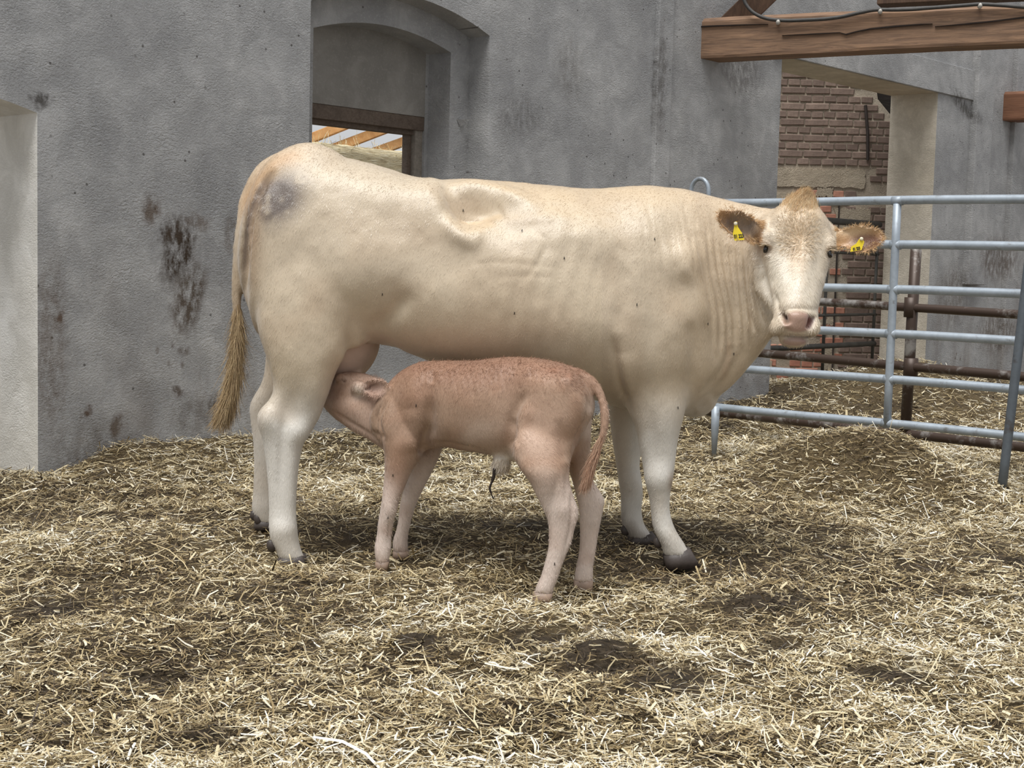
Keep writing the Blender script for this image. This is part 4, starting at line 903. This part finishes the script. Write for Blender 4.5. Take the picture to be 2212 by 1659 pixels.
lay((92, 74, 60), .85 * S.line([(600, 362), (572, 392), (550, 432), (537, 480), (530, 540), (527, 620), (527, 680)], 5)); lay((170, 140, 112), .5 * S.line([(552, 480), (545, 560), (548, 640)], 8))  # tail crease painted dark: dung edge plus the shade of the gap
ears = inpoly(S.P, LEAR) & (S.V[:, 1] < np.where(x_ > 1630, 5.335, 5.305)); earr = (x_ > 1806) & (S.V[:, 1] > 5.2)
lay((196, 146, 92), .9 * ears); lay((196, 150, 98), .9 * earr)
lay((80, 48, 30), ears * np.clip(1.5 * S.g(1598, 487, 28, 21), 0, 1) * (S.face > .1)); lay((104, 64, 38), earr * np.clip(1.6 * S.g(1872, 522, 24, 13), 0, 1) * (S.face > .1)); lay((226, 204, 168), .8 * earr * S.g(1845, 497, 26, 8, -.1))
muz = smooth01((S.g(1723, 695, 30, 21) - .42) * 4) * (S.V[:, 1] < 5.35); lay((152, 108, 99), muz); lay((166, 130, 124), smooth01((S.g(1716, 738, 23, 8) - .4) * 4) * (S.V[:, 1] < 5.35)); lay((84, 52, 48), (S.line([(1684, 672), (1690, 677), (1696, 685), (1700, 696), (1702, 702)], 3.2) + S.line([(1760, 678), (1757, 688), (1752, 698), (1746, 708), (1743, 712)], 3.0)) * .9 * (S.V[:, 1] < 5.35))
lay((72, 48, 44), S.line([(1680, 724), (1700, 726.5), (1722, 727.5), (1745, 728), (1754, 723)], 2) * .85 * (S.V[:, 1] < 5.35))
lay((176, 140, 108), .6 * S.g(1653, 536, 12, 10) * (S.V[:, 1] < 5.5)); lay((150, 112, 88), .5 * S.g(1797, 545, 9, 10))
lay((194, 172, 144), .4 * smooth01(pn(7, 5) * 1.4))
for (x0, y0, rx0, ry0, a0) in ((890, 500, 60, 40, .5), (860, 650, 45, 30, .6), (1440, 660, 60, 40, .5), (1010, 445, 40, 20, .5), (700, 680, 50, 40, .4), (1130, 470, 40, 30, .35), (1330, 600, 24, 60, .4), (960, 770, 80, 20, .4), (1200, 770, 70, 30, .4)): lay((180, 156, 128), a0 * S.g(x0, y0, rx0, ry0) * smooth01(.6 + .7 * pn(12, x0)))
lay((178, 140, 108), .3 * S.line([(1575, 720), (1572, 780), (1555, 830)], 5))
lay((150, 118, 84), .8 * S.g(1452, 1045, 6, 16) * (y_ > 1000)); lay((170, 150, 120), .5 * S.g(1465, 1140, 12, 20))
mud = smooth01((y_ - 1080) / 60) * smooth01(.3 + pn(22)) * (S.V[:, 1] > 5.7); lay((122, 110, 98), .7 * mud); lay((196, 186, 172), .35 * smooth01((.16 - z_) / .1))
lay((206, 168, 150), .6 * S.g(800, 770, 60, 30) * (S.V[:, 1] > 5.42))
setcol(body, np.clip(C, 0, 1))
hoofc = U(1060, 1222, YC)
cow = empty('cow', (float(hoofc[0]), YC, 0.0), 'cream-coloured cow standing side-on with her head turned to the camera', 'cow')
cb_ = link('body', body, M_coat, cow, True)
def nearest(px, py, r=6, facing=True):
    d = np.hypot(S.P[:, 0] - px, S.P[:, 1] - py); m = (d < r) & (S.face > .05)
    return float(S.V[m][:, 1].min()) if m.any() else None
# eyes with lashes
for (x, y, rr, dy) in ((1654.5, 537, .0150, .007), (1792.5, 548, .0145, .008)):
    yy = nearest(x, y) or 5.3
    eo = MB().ellipsoid(U(x, y, yy + dy), (rr * .72, .004, 0), (0, rr * .8, 0), (.004 if x < 1700 else -.003, 0, rr * 1.12), 20, 12).build('eye', M_eye, cow, True)
    sg = -1 if x < 1700 else 1; m = 26; rt = np.array([U(x + sg * 0 + (k / m - .5) * 16, y - 8 + abs(k / m - .5) * 6, yy - .012) for k in range(m)])
    dr = np.stack([np.full(m, sg * .5) + np.linspace(-.3, .3, m), np.full(m, -.7), np.full(m, .25)], -1)
    hairobj('eyelashes', eo, rt, dr, .022, .0007, np.tile(L3(226, 206, 176), (m, 1)), seg=3, curl=.15, grav=.5, seed=int(x))
# hooves and dewclaws
hoof([(602, 1203), (658, 1198), (664, 1224), (598, 1226)], NH, .025, .026, 1, cow, M_hoof)
hoof([(1432, 1199), (1490, 1183), (1512, 1222), (1436, 1226)], NF, .025, .026, 1, cow, M_hoof)
hoof([(552, 1124), (608, 1120), (616, 1140), (550, 1142)], FH, .025, .026, 1, cow, M_hoof)
hoof([(1357, 1160), (1410, 1150), (1428, 1174), (1356, 1178)], FF, .025, .026, 1, cow, M_hoof)
for (x, y, Yd) in ((586, 1178, NH - .02), (586, 1181, NH + .03), (549, 1114, FH - .02), (557, 1122, FH - .035), (1421, 1172, NF), (1350, 1146, FF - .02)):
    MB().ellipsoid(U(x, y, Yd), (.016, 0, -.014), (0, .013, 0), (.008, 0, .018), 10, 7).build('dewclaw', M_hoof, cow, True)
# udder
ub = MB(); ub.ellipsoid(U(742, 748, YC + .05), (.145, 0, .03), (0, .18, 0), (0, 0, .155), 26, 16)
for (x, y, Y) in ((735, 822, YC - .03), (770, 826, YC - .04), (740, 824, YC + .10), (775, 826, YC + .10)): ub.tube([U(x, y - 22, Y), U(x, y, Y), U(x - 1, y + 16, Y)], [.022, .016, .011], 10)
um = fuse(ub, .007); us = Sculpt(um); us.smooth(6); us.prep()
k_u = mat_plain('udder_skin', lin(208, 184, 166), .65, .12, 12, .25, 90, .002)
link('udder', um, k_u, cow, True)
# hair: poll tuft, ear fringes, tail switch
r = np.random.default_rng(21)
I = np.where((S.g(1731, 432, 40, 20) * r.random(S.n) ** .6 > .33) & (S.V[:, 1] > 5.28) & (S.P[:, 1] < 470) & (S.N[:, 2] > -.5))[0]; I = r.choice(I, 2400)
pal = lambda n_, a, b: L3(*a) + (L3(*b) - L3(*a)) * r.random((n_, 1))
pk = U(1744, 406, 5.36); dr = (pk - S.V[I]); dr /= np.linalg.norm(dr, axis=1, keepdims=True) + 1e-6; dr = dr * .9 + S.N[I] * .28 + r.normal(0, .20, (len(I), 3))
hairobj('poll_tuft', cow, S.V[I] - S.N[I] * .003, dr, r.uniform(.018, .045, len(I)), .0009, pal(len(I), (250, 228, 188), (222, 184, 136)), seg=4, curl=.28, grav=.25, seed=3)
I = np.where((S.g(1725, 505, 34, 45) * r.random(S.n) > .3) & (S.face > .2) & (S.V[:, 1] < 5.45))[0]; I = r.choice(I, 1500); dx_ = np.stack([S.P[I, 0] - 1731, np.zeros(len(I)), -(S.P[I, 1] - 530)], -1); dx_ /= np.linalg.norm(dx_, axis=1, keepdims=True) + 1e-6
hairobj('forehead_hair', cow, S.V[I], dx_ + S.N[I] * .16 + r.normal(0, .22, (len(I), 3)), r.uniform(.008, .018, len(I)), .0007, pal(len(I), (240, 228, 206), (222, 194, 154)), seg=3, curl=.3, grav=.1, seed=4)
for mask, cen in ((ears, (1600, 486)), (earr, (1862, 516))):
    I = np.where(mask & (np.abs(S.face) < .75))[0]; I = r.choice(I, 1300); out = np.stack([(S.P[I, 0] - cen[0]) / 50.0, np.full(len(I), -.25), -(S.P[I, 1] - cen[1]) / 40.0], -1)
    hairobj('ear_fringe', cow, S.V[I], out + S.N[I] * .5 + r.normal(0, .2, (len(I), 3)), r.uniform(.008, .020, len(I)), .0006, pal(len(I), (244, 214, 168), (206, 158, 104)), seg=3, curl=.25, grav=.4, seed=5)
sw = [(511, 650, 8), (513, 700, 11), (512, 745, 13), (508, 790, 15), (501, 830, 17), (493, 865, 19), (484, 895, 18)]
m = 3200; k_ = r.random(m) * (len(sw) - 1); i0 = k_.astype(int); f_ = k_ - i0; sw = np.array(sw, float); c_ = sw[i0] * (1 - f_)[:, None] + sw[np.minimum(i0 + 1, len(sw) - 1)] * f_[:, None]; c2_ = sw[np.minimum(i0 + 1, len(sw) - 1)]
an = r.random(m) * 2 * math.pi; rad_ = np.sqrt(r.random(m)); px = c_[:, 0] + np.cos(an) * c_[:, 2] * rad_ * .8; Yr = 5.54 + np.sin(an) * c_[:, 2] * rad_ / F * 5.5
roots = np.array([U(a, b, c) for a, b, c in zip(px, c_[:, 1], Yr)]); t0 = np.array([(c2_[:, 0] - sw[i0][:, 0]), np.zeros(m), -(c2_[:, 1] - sw[i0][:, 1])]).T; t0 /= np.linalg.norm(t0, axis=1, keepdims=True) + 1e-6; t0[np.linalg.norm(t0, axis=1) < .1] = (-.25, 0, -1)
ln = np.minimum(r.uniform(.06, .16, m), (948 - c_[:, 1]) / 560 * r.uniform(.55, 1.0, m))
hairobj('tail_switch', cow, roots, t0 + r.normal(0, .10, (m, 3)) + np.stack([np.cos(an) * .12, np.sin(an) * .12, np.zeros(m)], -1), ln, .0011, pal(m, (216, 190, 146), (140, 112, 76)), seg=5, curl=.28, grav=.1, seed=8)
# short coat
def cow_flow(T, I):
    D = np.tile(np.array([-.45, 0, -.9]), (len(I), 1)); p = T.P[I]; v = T.V[I]; hd_ = (p[:, 0] > 1640) & (v[:, 1] < 5.5) & (p[:, 1] < 760); D[hd_] = np.stack([p[hd_, 0] - 1731, np.zeros(hd_.sum()), -(p[hd_, 1] - 530)], -1) / 60
    sw_ = vn(v[:, 0] * 4, v[:, 2] * 4); D[:, 0] += .5 * sw_; return D
M_fur = mat_vcol('short_hair', .36, .05, 20, .0, sheen=.0, Specular_IOR_Level=.9)
fur('short_coat', cow, S, C, 190000, cow_flow, .013, .00075, .30, M_fur, 17, (S.face > -.35) & ~((muz > .4) | (S.g(1716, 738, 22, 8) > .5) & (S.V[:, 1] < 5.35)))
# ear tags with printed number
M_tag = mat_plain('yellow_tag', lin(232, 206, 40), .45, .08, 20, .05, 60, .001); M_ink = mat_plain('tag_ink', lin(30, 28, 22), .6, .1); M_btn = mat_plain('tag_stud', lin(222, 214, 190), .5, .1)
def text_mesh(body_, size):
    cu = bpy.data.curves.new('t', 'FONT'); cu.body = body_; cu.size = size; cu.align_x = 'CENTER'; cu.align_y = 'CENTER'; cu.extrude = .0003; cu.resolution_u = 3; cu.offset = .0006
    o = bpy.data.objects.new('t', cu); COL.objects.link(o); dg = bpy.context.evaluated_depsgraph_get(); me = bpy.data.meshes.new_from_object(o.evaluated_get(dg)); bpy.data.objects.remove(o)
    v = [tuple(p.co) for p in me.vertices]; f = [tuple(p.vertices) for p in me.polygons]; return v, f
def ear_tag(outline, Y, Ytop, cen, ang, stud, size):
    b = MB(); yy = lambda py: Ytop + (Y - Ytop) * np.clip((py - stud[1]) / 36.0, 0, 1); pts = [U(x, y, yy(y)) for x, y in outline]; b.prism(pts, (0, .003, 0), 0)
    b.ellipsoid(U(stud[0], stud[1], Ytop - .004), (.007, 0, 0), (0, .005, 0), (0, 0, .007), 12, 8, 2)
    c = U(cen[0], cen[1], yy(cen[1]) - .0012); ca, sa = math.cos(ang), math.sin(ang); ex = np.array([ca, 0, sa]); ez = np.array([-sa, 0, ca]); ty = (Y - Ytop) / -.065 * 1.0; ez = ez + np.array([0, ty, 0]) * ez[2]; ex = ex + np.array([0, ty, 0]) * ex[2]
    for s_, dz in (('01 223', -.004),):
        v, f = text_mesh(s_, size); b.add([c + ex * p[0] * .85 + ez * (p[1] * 1.25 + dz) + np.array([0, -p[2], 0]) for p in v], f, 1)
    o = b.build('ear_tag', [M_tag, M_ink, M_btn], cow); o['label'] = 'yellow plastic ear tag with black number'; return o
yl = min(filter(None, (nearest(x, y, 5) for x, y in ((1590, 488), (1595, 505), (1602, 516), (1585, 514), (1606, 512)))))
ear_tag([(1585, 480), (1592, 478), (1594, 490), (1600, 499), (1603, 503), (1608, 518), (1587, 520), (1583, 505), (1584, 500), (1586, 490)], yl - .016, yl - .008, (1596, 508), .10, (1589, 483), .0150)
yr = min(filter(None, (nearest(x, y, 5) for x, y in ((1850, 535), (1860, 520), (1840, 538), (1862, 535)))))
ear_tag([(1858, 514), (1862, 512), (1867, 523), (1861, 540), (1837, 544), (1839, 533), (1850, 526)], yr - .014, yr - .006, (1850, 535), .22, (1861, 516), .0115)
# ------------------------------------------------------------------ the calf
mb = MB(); CD = (.34, .94, 0)
yb = lambda x: 5.32 - (x - 860) / (1230 - 860) * .37
loft(mb, [(x, t, x, b, yb(x), th, m) for (x, t, b, th, m) in [(812, 885, 915, .05, .5), (822, 868, 940, .085, .5), (840, 836, 968, .105, .5), (862, 808, 985, .118, .5), (885, 792, 985, .125, .5), (915, 781, 972, .130, .52), (965, 778, 966, .138, .54), (1020, 778, 975, .142, .55), (1060, 774, 982, .142, .55), (1095, 771, 984, .138, .54), (1130, 772, 1000, .136, .54),
     (1165, 775, 1022, .138, .55), (1200, 782, 1018, .135, .56), (1228, 793, 985, .125, .54), (1252, 810, 945, .105, .5), (1270, 838, 910, .075, .5), (1278, 860, 895, .04, .5)]], n=44, sub=5, dvec=CD, e=2.3)
nh, fh, nf, ff = 4.86, 5.06, 5.22, 5.40
loft(mb, H([(800, 1170, 1225, nh + .15, .08), (850, 1148, 1260, nh + .14, .105), (900, 1124, 1270, nh + .118, .110), (950, 1106, 1250, nh + .075, .098), (985, 1108, 1236, nh + .04, .082), (1015, 1124, 1230, nh + .01, .066), (1045, 1147, 1231, nh, .05), (1075, 1161, 1240, nh, .042), (1100, 1172, 1250, nh, .037), (1118, 1180, 1250, nh, .035), (1140, 1184, 1242, nh, .032), (1170, 1184, 1236, nh, .029), (1205, 1179, 1222, nh, .027), (1240, 1168, 1208, nh, .029), (1262, 1159, 1200, nh, .030), (1280, 1154, 1194, nh, .028)]), n=26)
loft(mb, H([(900, 1200, 1280, fh, .06), (950, 1215, 1277, fh, .065), (1000, 1225, 1275, fh, .058), (1035, 1236, 1280, fh, .048), (1060, 1242, 1294, fh, .04), (1080, 1246, 1305, fh, .036), (1100, 1250, 1302, fh, .034), (1130, 1252, 1296, fh, .030), (1170, 1251, 1291, fh, .027), (1210, 1247, 1284, fh, .027), (1235, 1243, 1281, fh, .029), (1255, 1241, 1280, fh, .028)]), n=24)
loft(mb, H([(860, 830, 925, nf + .02, .06), (910, 815, 930, nf + .01, .075), (950, 826, 925, nf, .07), (985, 830, 913, nf, .062), (1015, 830, 891, nf, .05), (1045, 828, 877, nf, .041), (1080, 824, 863, nf, .036), (1100, 821, 858, nf, .034), (1120, 818, 853, nf, .031), (1150, 814, 847, nf, .027), (1180, 809, 845, nf, .029), (1200, 810, 843, nf, .030), (1214, 813, 839, nf, .027)]), n=24)
loft(mb, H([(920, 850, 960, ff, .05), (970, 870, 955, ff, .055), (1005, 884, 940, ff, .05), (1035, 880, 925, ff, .042), (1065, 870, 909, ff, .036), (1100, 862, 895, ff, .033), (1136, 858, 885, ff, .028), (1162, 850, 881, ff, .028), (1180, 848, 882, ff, .029), (1192, 850, 882, ff, .027)]), n=22)
# neck and head reach up-left under the cow
loft(mb, [(875, 800, 845, 985, 5.34, .11, .5), (845, 830, 828, 968, 5.37, .095, .5), (815, 818, 790, 944, 5.42, .085, .5), (790, 808, 762, 929, 5.46, .082, .5), (762, 803, 735, 911, 5.49, .078, .5), (738, 805, 712, 891, 5.52, .066, .5), (715, 808, 692, 868, 5.55, .054, .5), (698, 812, 678, 850, 5.57, .047, .5), (690, 818, 676, 842, 5.575, .035, .5)], n=32, dvec=(.2, .98, 0), e=2.3)
mb.ellipsoid(U(740, 818, 5.455), (.03, 0, 0), (0, .03, 0), (0, 0, .022), 16, 10)
ear_surface(mb, [(778, 830), (788, 822), (800, 817), (815, 817), (830, 821), (839, 828)], [(775, 843), (788, 850), (800, 856), (814, 857), (829, 851), (840, 838)], [5.33, 5.28, 5.25, 5.225, 5.21], [.02, .028, .028, .02, .004], .013)
mb.tube([U(770, 838, 5.40), U(782, 838, 5.35), U(795, 839, 5.30)], [.03, .024, .012], 10)
mb.ellipsoid(U(1190, 880, nh + .075), (.10, 0, 0), (0, .07, 0), (0, 0, .14), 24, 14)
mb.ellipsoid(U(868, 895, nf + .035), (.075, 0, 0), (0, .065, 0), (0, 0, .13), 24, 14)
mb.ellipsoid(U(1083, 1000, 5.05), (.036, 0, 0), (0, .032, 0), (0, 0, .036), 18, 12)
ct = catmull([(1225, 800, 4.955, 11), (1250, 808, 4.945, 13), (1277, 822, 4.93, 12), (1296, 850, 4.92, 11), (1306, 890, 4.91, 10.5), (1303, 935, 4.905, 10), (1290, 970, 4.90, 9), (1278, 998, 4.90, 8)], 5)
mb.tube([U(a, b, c) for a, b, c, d in ct], [d / F * 4.92 for a, b, c, d in ct], 12)
cbody = fuse(mb, .0048)
T = Sculpt(cbody); T.smooth(12, .5); T.smooth(26, .5, smooth01((T.V[:, 2] - .33) / .12) * smooth01((T.V[:, 0] + .35) / .08)); T.taubin(2); T.prep(); T.V += T.N * (.0022 * vn(T.V[:, 0] * 9, T.V[:, 2] * 8) + .0014 * vn(T.V[:, 0] * 22, T.V[:, 2] * 18))[:, None]; T.prep(); S = T; P_ = T.push
for (x, y, rx, ry, amp, rot) in [(890, 850, 20, 34, .010, .3), (836, 890, 12, 30, .008, .1), (925, 900, 14, 50, -.010, 0), (1100, 900, 14, 60, -.012, .1), (1180, 830, 40, 18, .008, .3), (1225, 825, 14, 12, .010, 0), (1160, 950, 20, 40, -.006, 0), (1000, 860, 50, 30, .006, 0), (920, 940, 14, 16, -.010, 0), (880, 960, 16, 20, .006, 0), (760, 880, 20, 14, .006, .5), (770, 858, 18, 8, -.004, 0), (740, 835, 12, 8, -.005, 0), (800, 838, 12, 8, -.008, 0), (1216, 1102, 10, 14, .005, 0), (1200, 1060, 8, 30, -.006, .2), (843, 1100, 8, 16, .005, 0), (1225, 1040, 6, 30, -.005, 0)]:
    P_(T.g(x, y, rx, ry, rot), amp * 1.35)
T.prep()
for (pts, w_, amp) in [([(846, 850), (826, 880), (816, 905), (822, 935), (832, 960)], 4, -.008), ([(1262, 842), (1272, 870), (1270, 900), (1256, 930), (1244, 955), (1238, 985)], 3, -.012), ([(915, 985), (912, 960), (925, 920)], 6, -.008), ([(1101, 972), (1110, 940), (1106, 900)], 6, -.007), ([(925, 955), (970, 960), (1020, 970), (1055, 978)], 4, -.007), ([(1110, 1000), (1118, 968), (1108, 950)], 5, .006),
        ([(1232, 1060), (1236, 1100), (1230, 1150), (1218, 1200)], 3, -.006), ([(712, 883), (745, 905), (790, 932), (825, 958)], 3, -.006), ([(800, 928), (815, 938), (830, 948)], 3, -.006), ([(842, 1120), (840, 1150), (838, 1180)], 2.5, -.004), ([(736, 818), (742, 823), (748, 822)], 2, -.006), ([(782, 842), (795, 840), (806, 832)], 2.5, -.008), ([(930, 800), (935, 812), (930, 830)], 4, -.005), ([(1100, 990), (1102, 950), (1108, 905), (1125, 865), (1145, 840)], 8, -.010), ([(1122, 985), (1122, 940), (1132, 900), (1150, 872)], 14, .008), ([(916, 990), (918, 950), (925, 900), (922, 850)], 9, -.009), ([(895, 980), (893, 930), (885, 880)], 16, .007), ([(1225, 1000), (1215, 960), (1205, 900)], 8, -.006)]:
    P_(T.line(pts, w_), amp * 1.3)
fr = random.Random(9)
for k in range(70):   # damp curly coat on the back
    x0 = fr.uniform(905, 1250); y0 = 785 + fr.uniform(0, 60) + (max(0, x0 - 1180) * .25); P_(T.line([(x0, y0), (x0 - 3 + fr.uniform(-4, 4), y0 + 9), (x0 + 1, y0 + fr.uniform(16, 30))], 1.8), fr.choice((-.0014, .0012)))
T.prep()
C = np.tile(L3(172, 143, 120), (T.n, 1)); x_, y_ = T.P[:, 0], T.P[:, 1]; z_ = T.V[:, 2]
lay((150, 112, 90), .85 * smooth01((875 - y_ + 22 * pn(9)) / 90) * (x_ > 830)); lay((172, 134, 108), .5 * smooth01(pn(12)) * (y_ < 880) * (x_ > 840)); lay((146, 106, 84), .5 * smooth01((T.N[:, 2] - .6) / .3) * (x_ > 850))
lay((224, 208, 197), .95 * smooth01((.47 - z_ + .03 * pn(9)) / .18)); lay((218, 196, 178), .8 * T.g(1000, 938, 80, 24) * smooth01(.7 + .6 * pn(14, 2))); lay((196, 168, 148), .55 * T.g(1160, 930, 45, 50)); lay((150, 112, 88), .45 * T.g(960, 850, 70, 34) * smooth01(.6 + pn(16, 9))); lay((152, 116, 92), .4 * T.g(880, 900, 26, 50)); lay((206, 172, 150), .4 * T.g(1170, 940, 50, 60)); lay((188, 146, 120), .6 * T.g(860, 1010, 22, 50) * (T.V[:, 1] < 5.33))
lay((240, 232, 218), .95 * T.g(1085, 998, 20, 15)); lay((226, 206, 190), .6 * T.line([(1272, 850), (1274, 900), (1262, 960)], 9) * (x_ > 1255))
hd = smooth01((842 - x_) / 20) * ((T.V[:, 1] > 5.28) | inpoly(T.P, [(774, 826), (788, 819), (815, 814), (840, 824), (843, 838), (830, 855), (800, 860), (774, 847)])); lay((196, 168, 150), .8 * hd); lay((162, 122, 92), .7 * hd * smooth01((816 - y_) / 14)); lay((232, 222, 208), .85 * T.g(774, 845, 9, 9)); lay((208, 178, 166), .8 * T.g(812, 838, 18, 14) * hd); lay((96, 64, 54), .8 * (T.line([(782, 841), (795, 838), (806, 831), (822, 829)], 2.2)) * hd); lay((120, 92, 76), .8 * T.line([(734, 817), (741, 822), (748, 823)], 2) * hd); lay((150, 116, 92), .5 * T.g(740, 850, 14, 12) * hd)
lay((188, 154, 132), .7 * T.line([(1250, 808), (1290, 835), (1306, 890), (1303, 935), (1285, 985)], 10)); lay((150, 100, 72), .5 * T.line([(1165, 785), (1200, 800), (1240, 812)], 8) * smooth01(.5 + pn(30)))
lay((168, 128, 102), .35 * smooth01(pn(18, 4)))
setcol(cbody, np.clip(C, 0, 1))
calf = empty('calf', tuple(map(float, (U(1040, 1250, 5.1)[0], 5.1, -.01))), 'small reddish-tan calf suckling under the cow\'s belly', 'calf')
link('body', cbody, M_ccoat, calf, True)
hoof([(1153, 1278), (1194, 1280), (1190, 1303), (1148, 1300)], nh, .014, .016, -1, calf, M_hoofp)
hoof([(1240, 1252), (1281, 1252), (1280, 1277), (1238, 1276)], fh, .014, .016, -1, calf, M_hoofp)
hoof([(811, 1212), (841, 1212), (838, 1232), (812, 1231)], nf, .014, .015, -1, calf, M_hoofp)
hoof([(849, 1190), (883, 1189), (884, 1206), (849, 1207)], ff, .014, .015, -1, calf, M_hoofp)
# closed eye lid lashes, cord, tail tuft
M_cord = mat_plain('dried_cord', lin(40, 30, 26), .5, .3)
MB().tube([U(a, b, 5.03) for a, b in catmull([(1068, 1012), (1067, 1026), (1063, 1040), (1058, 1054), (1061, 1066), (1066, 1078)], 4)], [.006] * 8 + [.004] * 8 + [.0025] * 5, 8).build('navel_cord', M_cord, calf, True)
r = np.random.default_rng(31)
pal = lambda n_, a, b: L3(*a) + (L3(*b) - L3(*a)) * r.random((n_, 1))
sw = np.array([(1300, 940, 8), (1292, 965, 9), (1282, 990, 11), (1276, 1012, 12), (1271, 1030, 11)], float); m = 1700; k_ = r.random(m) * (len(sw) - 1); i0 = k_.astype(int); f_ = (k_ - i0)[:, None]; c_ = sw[i0] * (1 - f_) + sw[i0 + 1] * f_; tg = sw[i0 + 1] - sw[i0]
an = r.random(m) * 6.283; rad_ = np.sqrt(r.random(m)); roots = np.array([U(a, b, c) for a, b, c in zip(c_[:, 0] + np.cos(an) * c_[:, 2] * rad_ * .8, c_[:, 1], 4.90 + np.sin(an) * c_[:, 2] * rad_ / F * 4.9)])
t0 = np.stack([tg[:, 0], np.zeros(m), -tg[:, 1]], -1); t0 /= np.linalg.norm(t0, axis=1, keepdims=True)
hairobj('tail_switch', calf, roots, t0 + r.normal(0, .1, (m, 3)), np.minimum(r.uniform(.03, .09, m), (1078 - c_[:, 1]) / 630 * r.uniform(.6, 1, m)), .0009, pal(m, (226, 190, 162), (176, 132, 104)), seg=4, curl=.15, grav=.05, seed=5)
I = np.where(T.g(1083, 1008, 20, 13) > .4)[0]; I = r.choice(I, 700); hairobj('navel_hair', calf, T.V[I], T.N[I] * .4 + np.array([-.2, 0, -.8]) + r.normal(0, .2, (len(I), 3)), r.uniform(.01, .026, len(I)), .0008, pal(len(I), (244, 236, 222), (226, 206, 180)), seg=3, curl=.2, seed=6)
I = np.where((np.abs(T.P[:, 1] - 785 - np.maximum(0, T.P[:, 0] - 1150) * .28) < 26) & (T.P[:, 0] > 900) & (T.P[:, 0] < 1260) & (T.N[:, 2] > .1))[0]; I = r.choice(I, 2800)
hairobj('back_hair', calf, T.V[I], T.N[I] * .35 + np.array([.6, 0, -.2]) + r.normal(0, .35, (len(I), 3)), r.uniform(.008, .018, len(I)), .0006, pal(len(I), (180, 140, 112), (132, 96, 74)), seg=3, curl=.4, grav=.3, seed=7)
I = np.where(hd * T.g(812, 838, 22, 20) * (np.abs(T.face) < .7) > .4)[0]; I = r.choice(I, 600); hairobj('ear_fringe', calf, T.V[I], T.N[I] * .6 + np.stack([(T.P[I, 0] - 805) / 30, np.full(len(I), -.2), -(T.P[I, 1] - 838) / 25], -1), r.uniform(.006, .014, len(I)), .0005, pal(len(I), (226, 196, 176), (180, 140, 112)), seg=3, curl=.2, seed=8)

fur('short_coat', calf, T, C, 110000, lambda T_, I: np.tile(np.array([.4, 0, -.9]), (len(I), 1)) + .5 * np.stack([vn(T_.V[I, 0] * 6, T_.V[I, 2] * 6), 0 * I, 0 * I], -1), .012, .0007, .30, mat_vcol('calf_short_hair', .5, .05, 20, .0, Specular_IOR_Level=.45), 18, T.face > -.35)
# ------------------------------------------------------------------ small things
# flies sitting on the two animals
M_fly = mat_plain('fly_black', lin(28, 24, 22), .4, .2)
def fly_spot(obj_mesh, px, py):
    n = len(obj_mesh.vertices); V = np.empty(n * 3, np.float32); obj_mesh.vertices.foreach_get('co', V); V = V.reshape(-1, 3)
    N = np.empty(n * 3, np.float32); obj_mesh.vertices.foreach_get('normal', N); N = N.reshape(-1, 3); P = proj(V); d = np.hypot(P[:, 0] - px, P[:, 1] - py)
    I = np.where(d < 7)[0]; i = I[np.argmin(V[I, 1])]; return V[i], N[i]
fb = MB(); fb.ellipsoid((0, 0, .0025), (.0045, 0, 0), (0, .0022, 0), (0, 0, .002), 8, 6).ellipsoid((.0045, 0, .0027), (.0017, 0, 0), (0, .0018, 0), (0, 0, .0016), 8, 5)
fb.add([(.001, .0008, .004), (-.007, .004, .0042), (-.0075, .0012, .0042)], [(0, 1, 2)]).add([(.001, -.0008, .004), (-.007, -.004, .0042), (-.0075, -.0012, .0042)], [(0, 2, 1)])
fme = fb.mesh('fly'); fme.materials.append(M_fly)
for host, spots in ((body, ((1005, 452, 'in the hollow before the cow\'s hip'), (1128, 492, 'on the cow\'s back just ahead of the hip hollow'), (1106, 680, 'low on the cow\'s flank above the calf\'s back'), (1222, 552, 'halfway up the cow\'s ribs'), (1378, 652, 'on the cow\'s side just behind her shoulder'), (1533, 702, 'at the rear edge of the cow\'s neck folds'),
        (1588, 767, 'on the cow\'s dewlap under the neck folds'), (1470, 882, 'at the top of the cow\'s near foreleg'), (830, 640, 'on the cow\'s flank just ahead of the thigh'), (1413, 510, 'high on the cow\'s shoulder'))), (cbody, ((893, 877, 'on the calf\'s shoulder'), (845, 1031, 'on the calf\'s near foreleg above the knee'), (838, 1123, 'on the calf\'s near foreleg below the knee'), (1200, 1212, 'low on the calf\'s near hind leg')))):
    for (px, py, where) in spots:
        p, n = fly_spot(host, px, py); o = bpy.data.objects.new('fly', fme); COL.objects.link(o)
        o.rotation_mode = 'QUATERNION'; o.rotation_quaternion = Vector(n).to_track_quat('Z', 'X'); o.scale = (.8, .8, .8); o.location = Vector(p) + Vector(n) * .0012
        tag(o, 'tiny black fly ' + where, 'fly', 'flies on the animals')
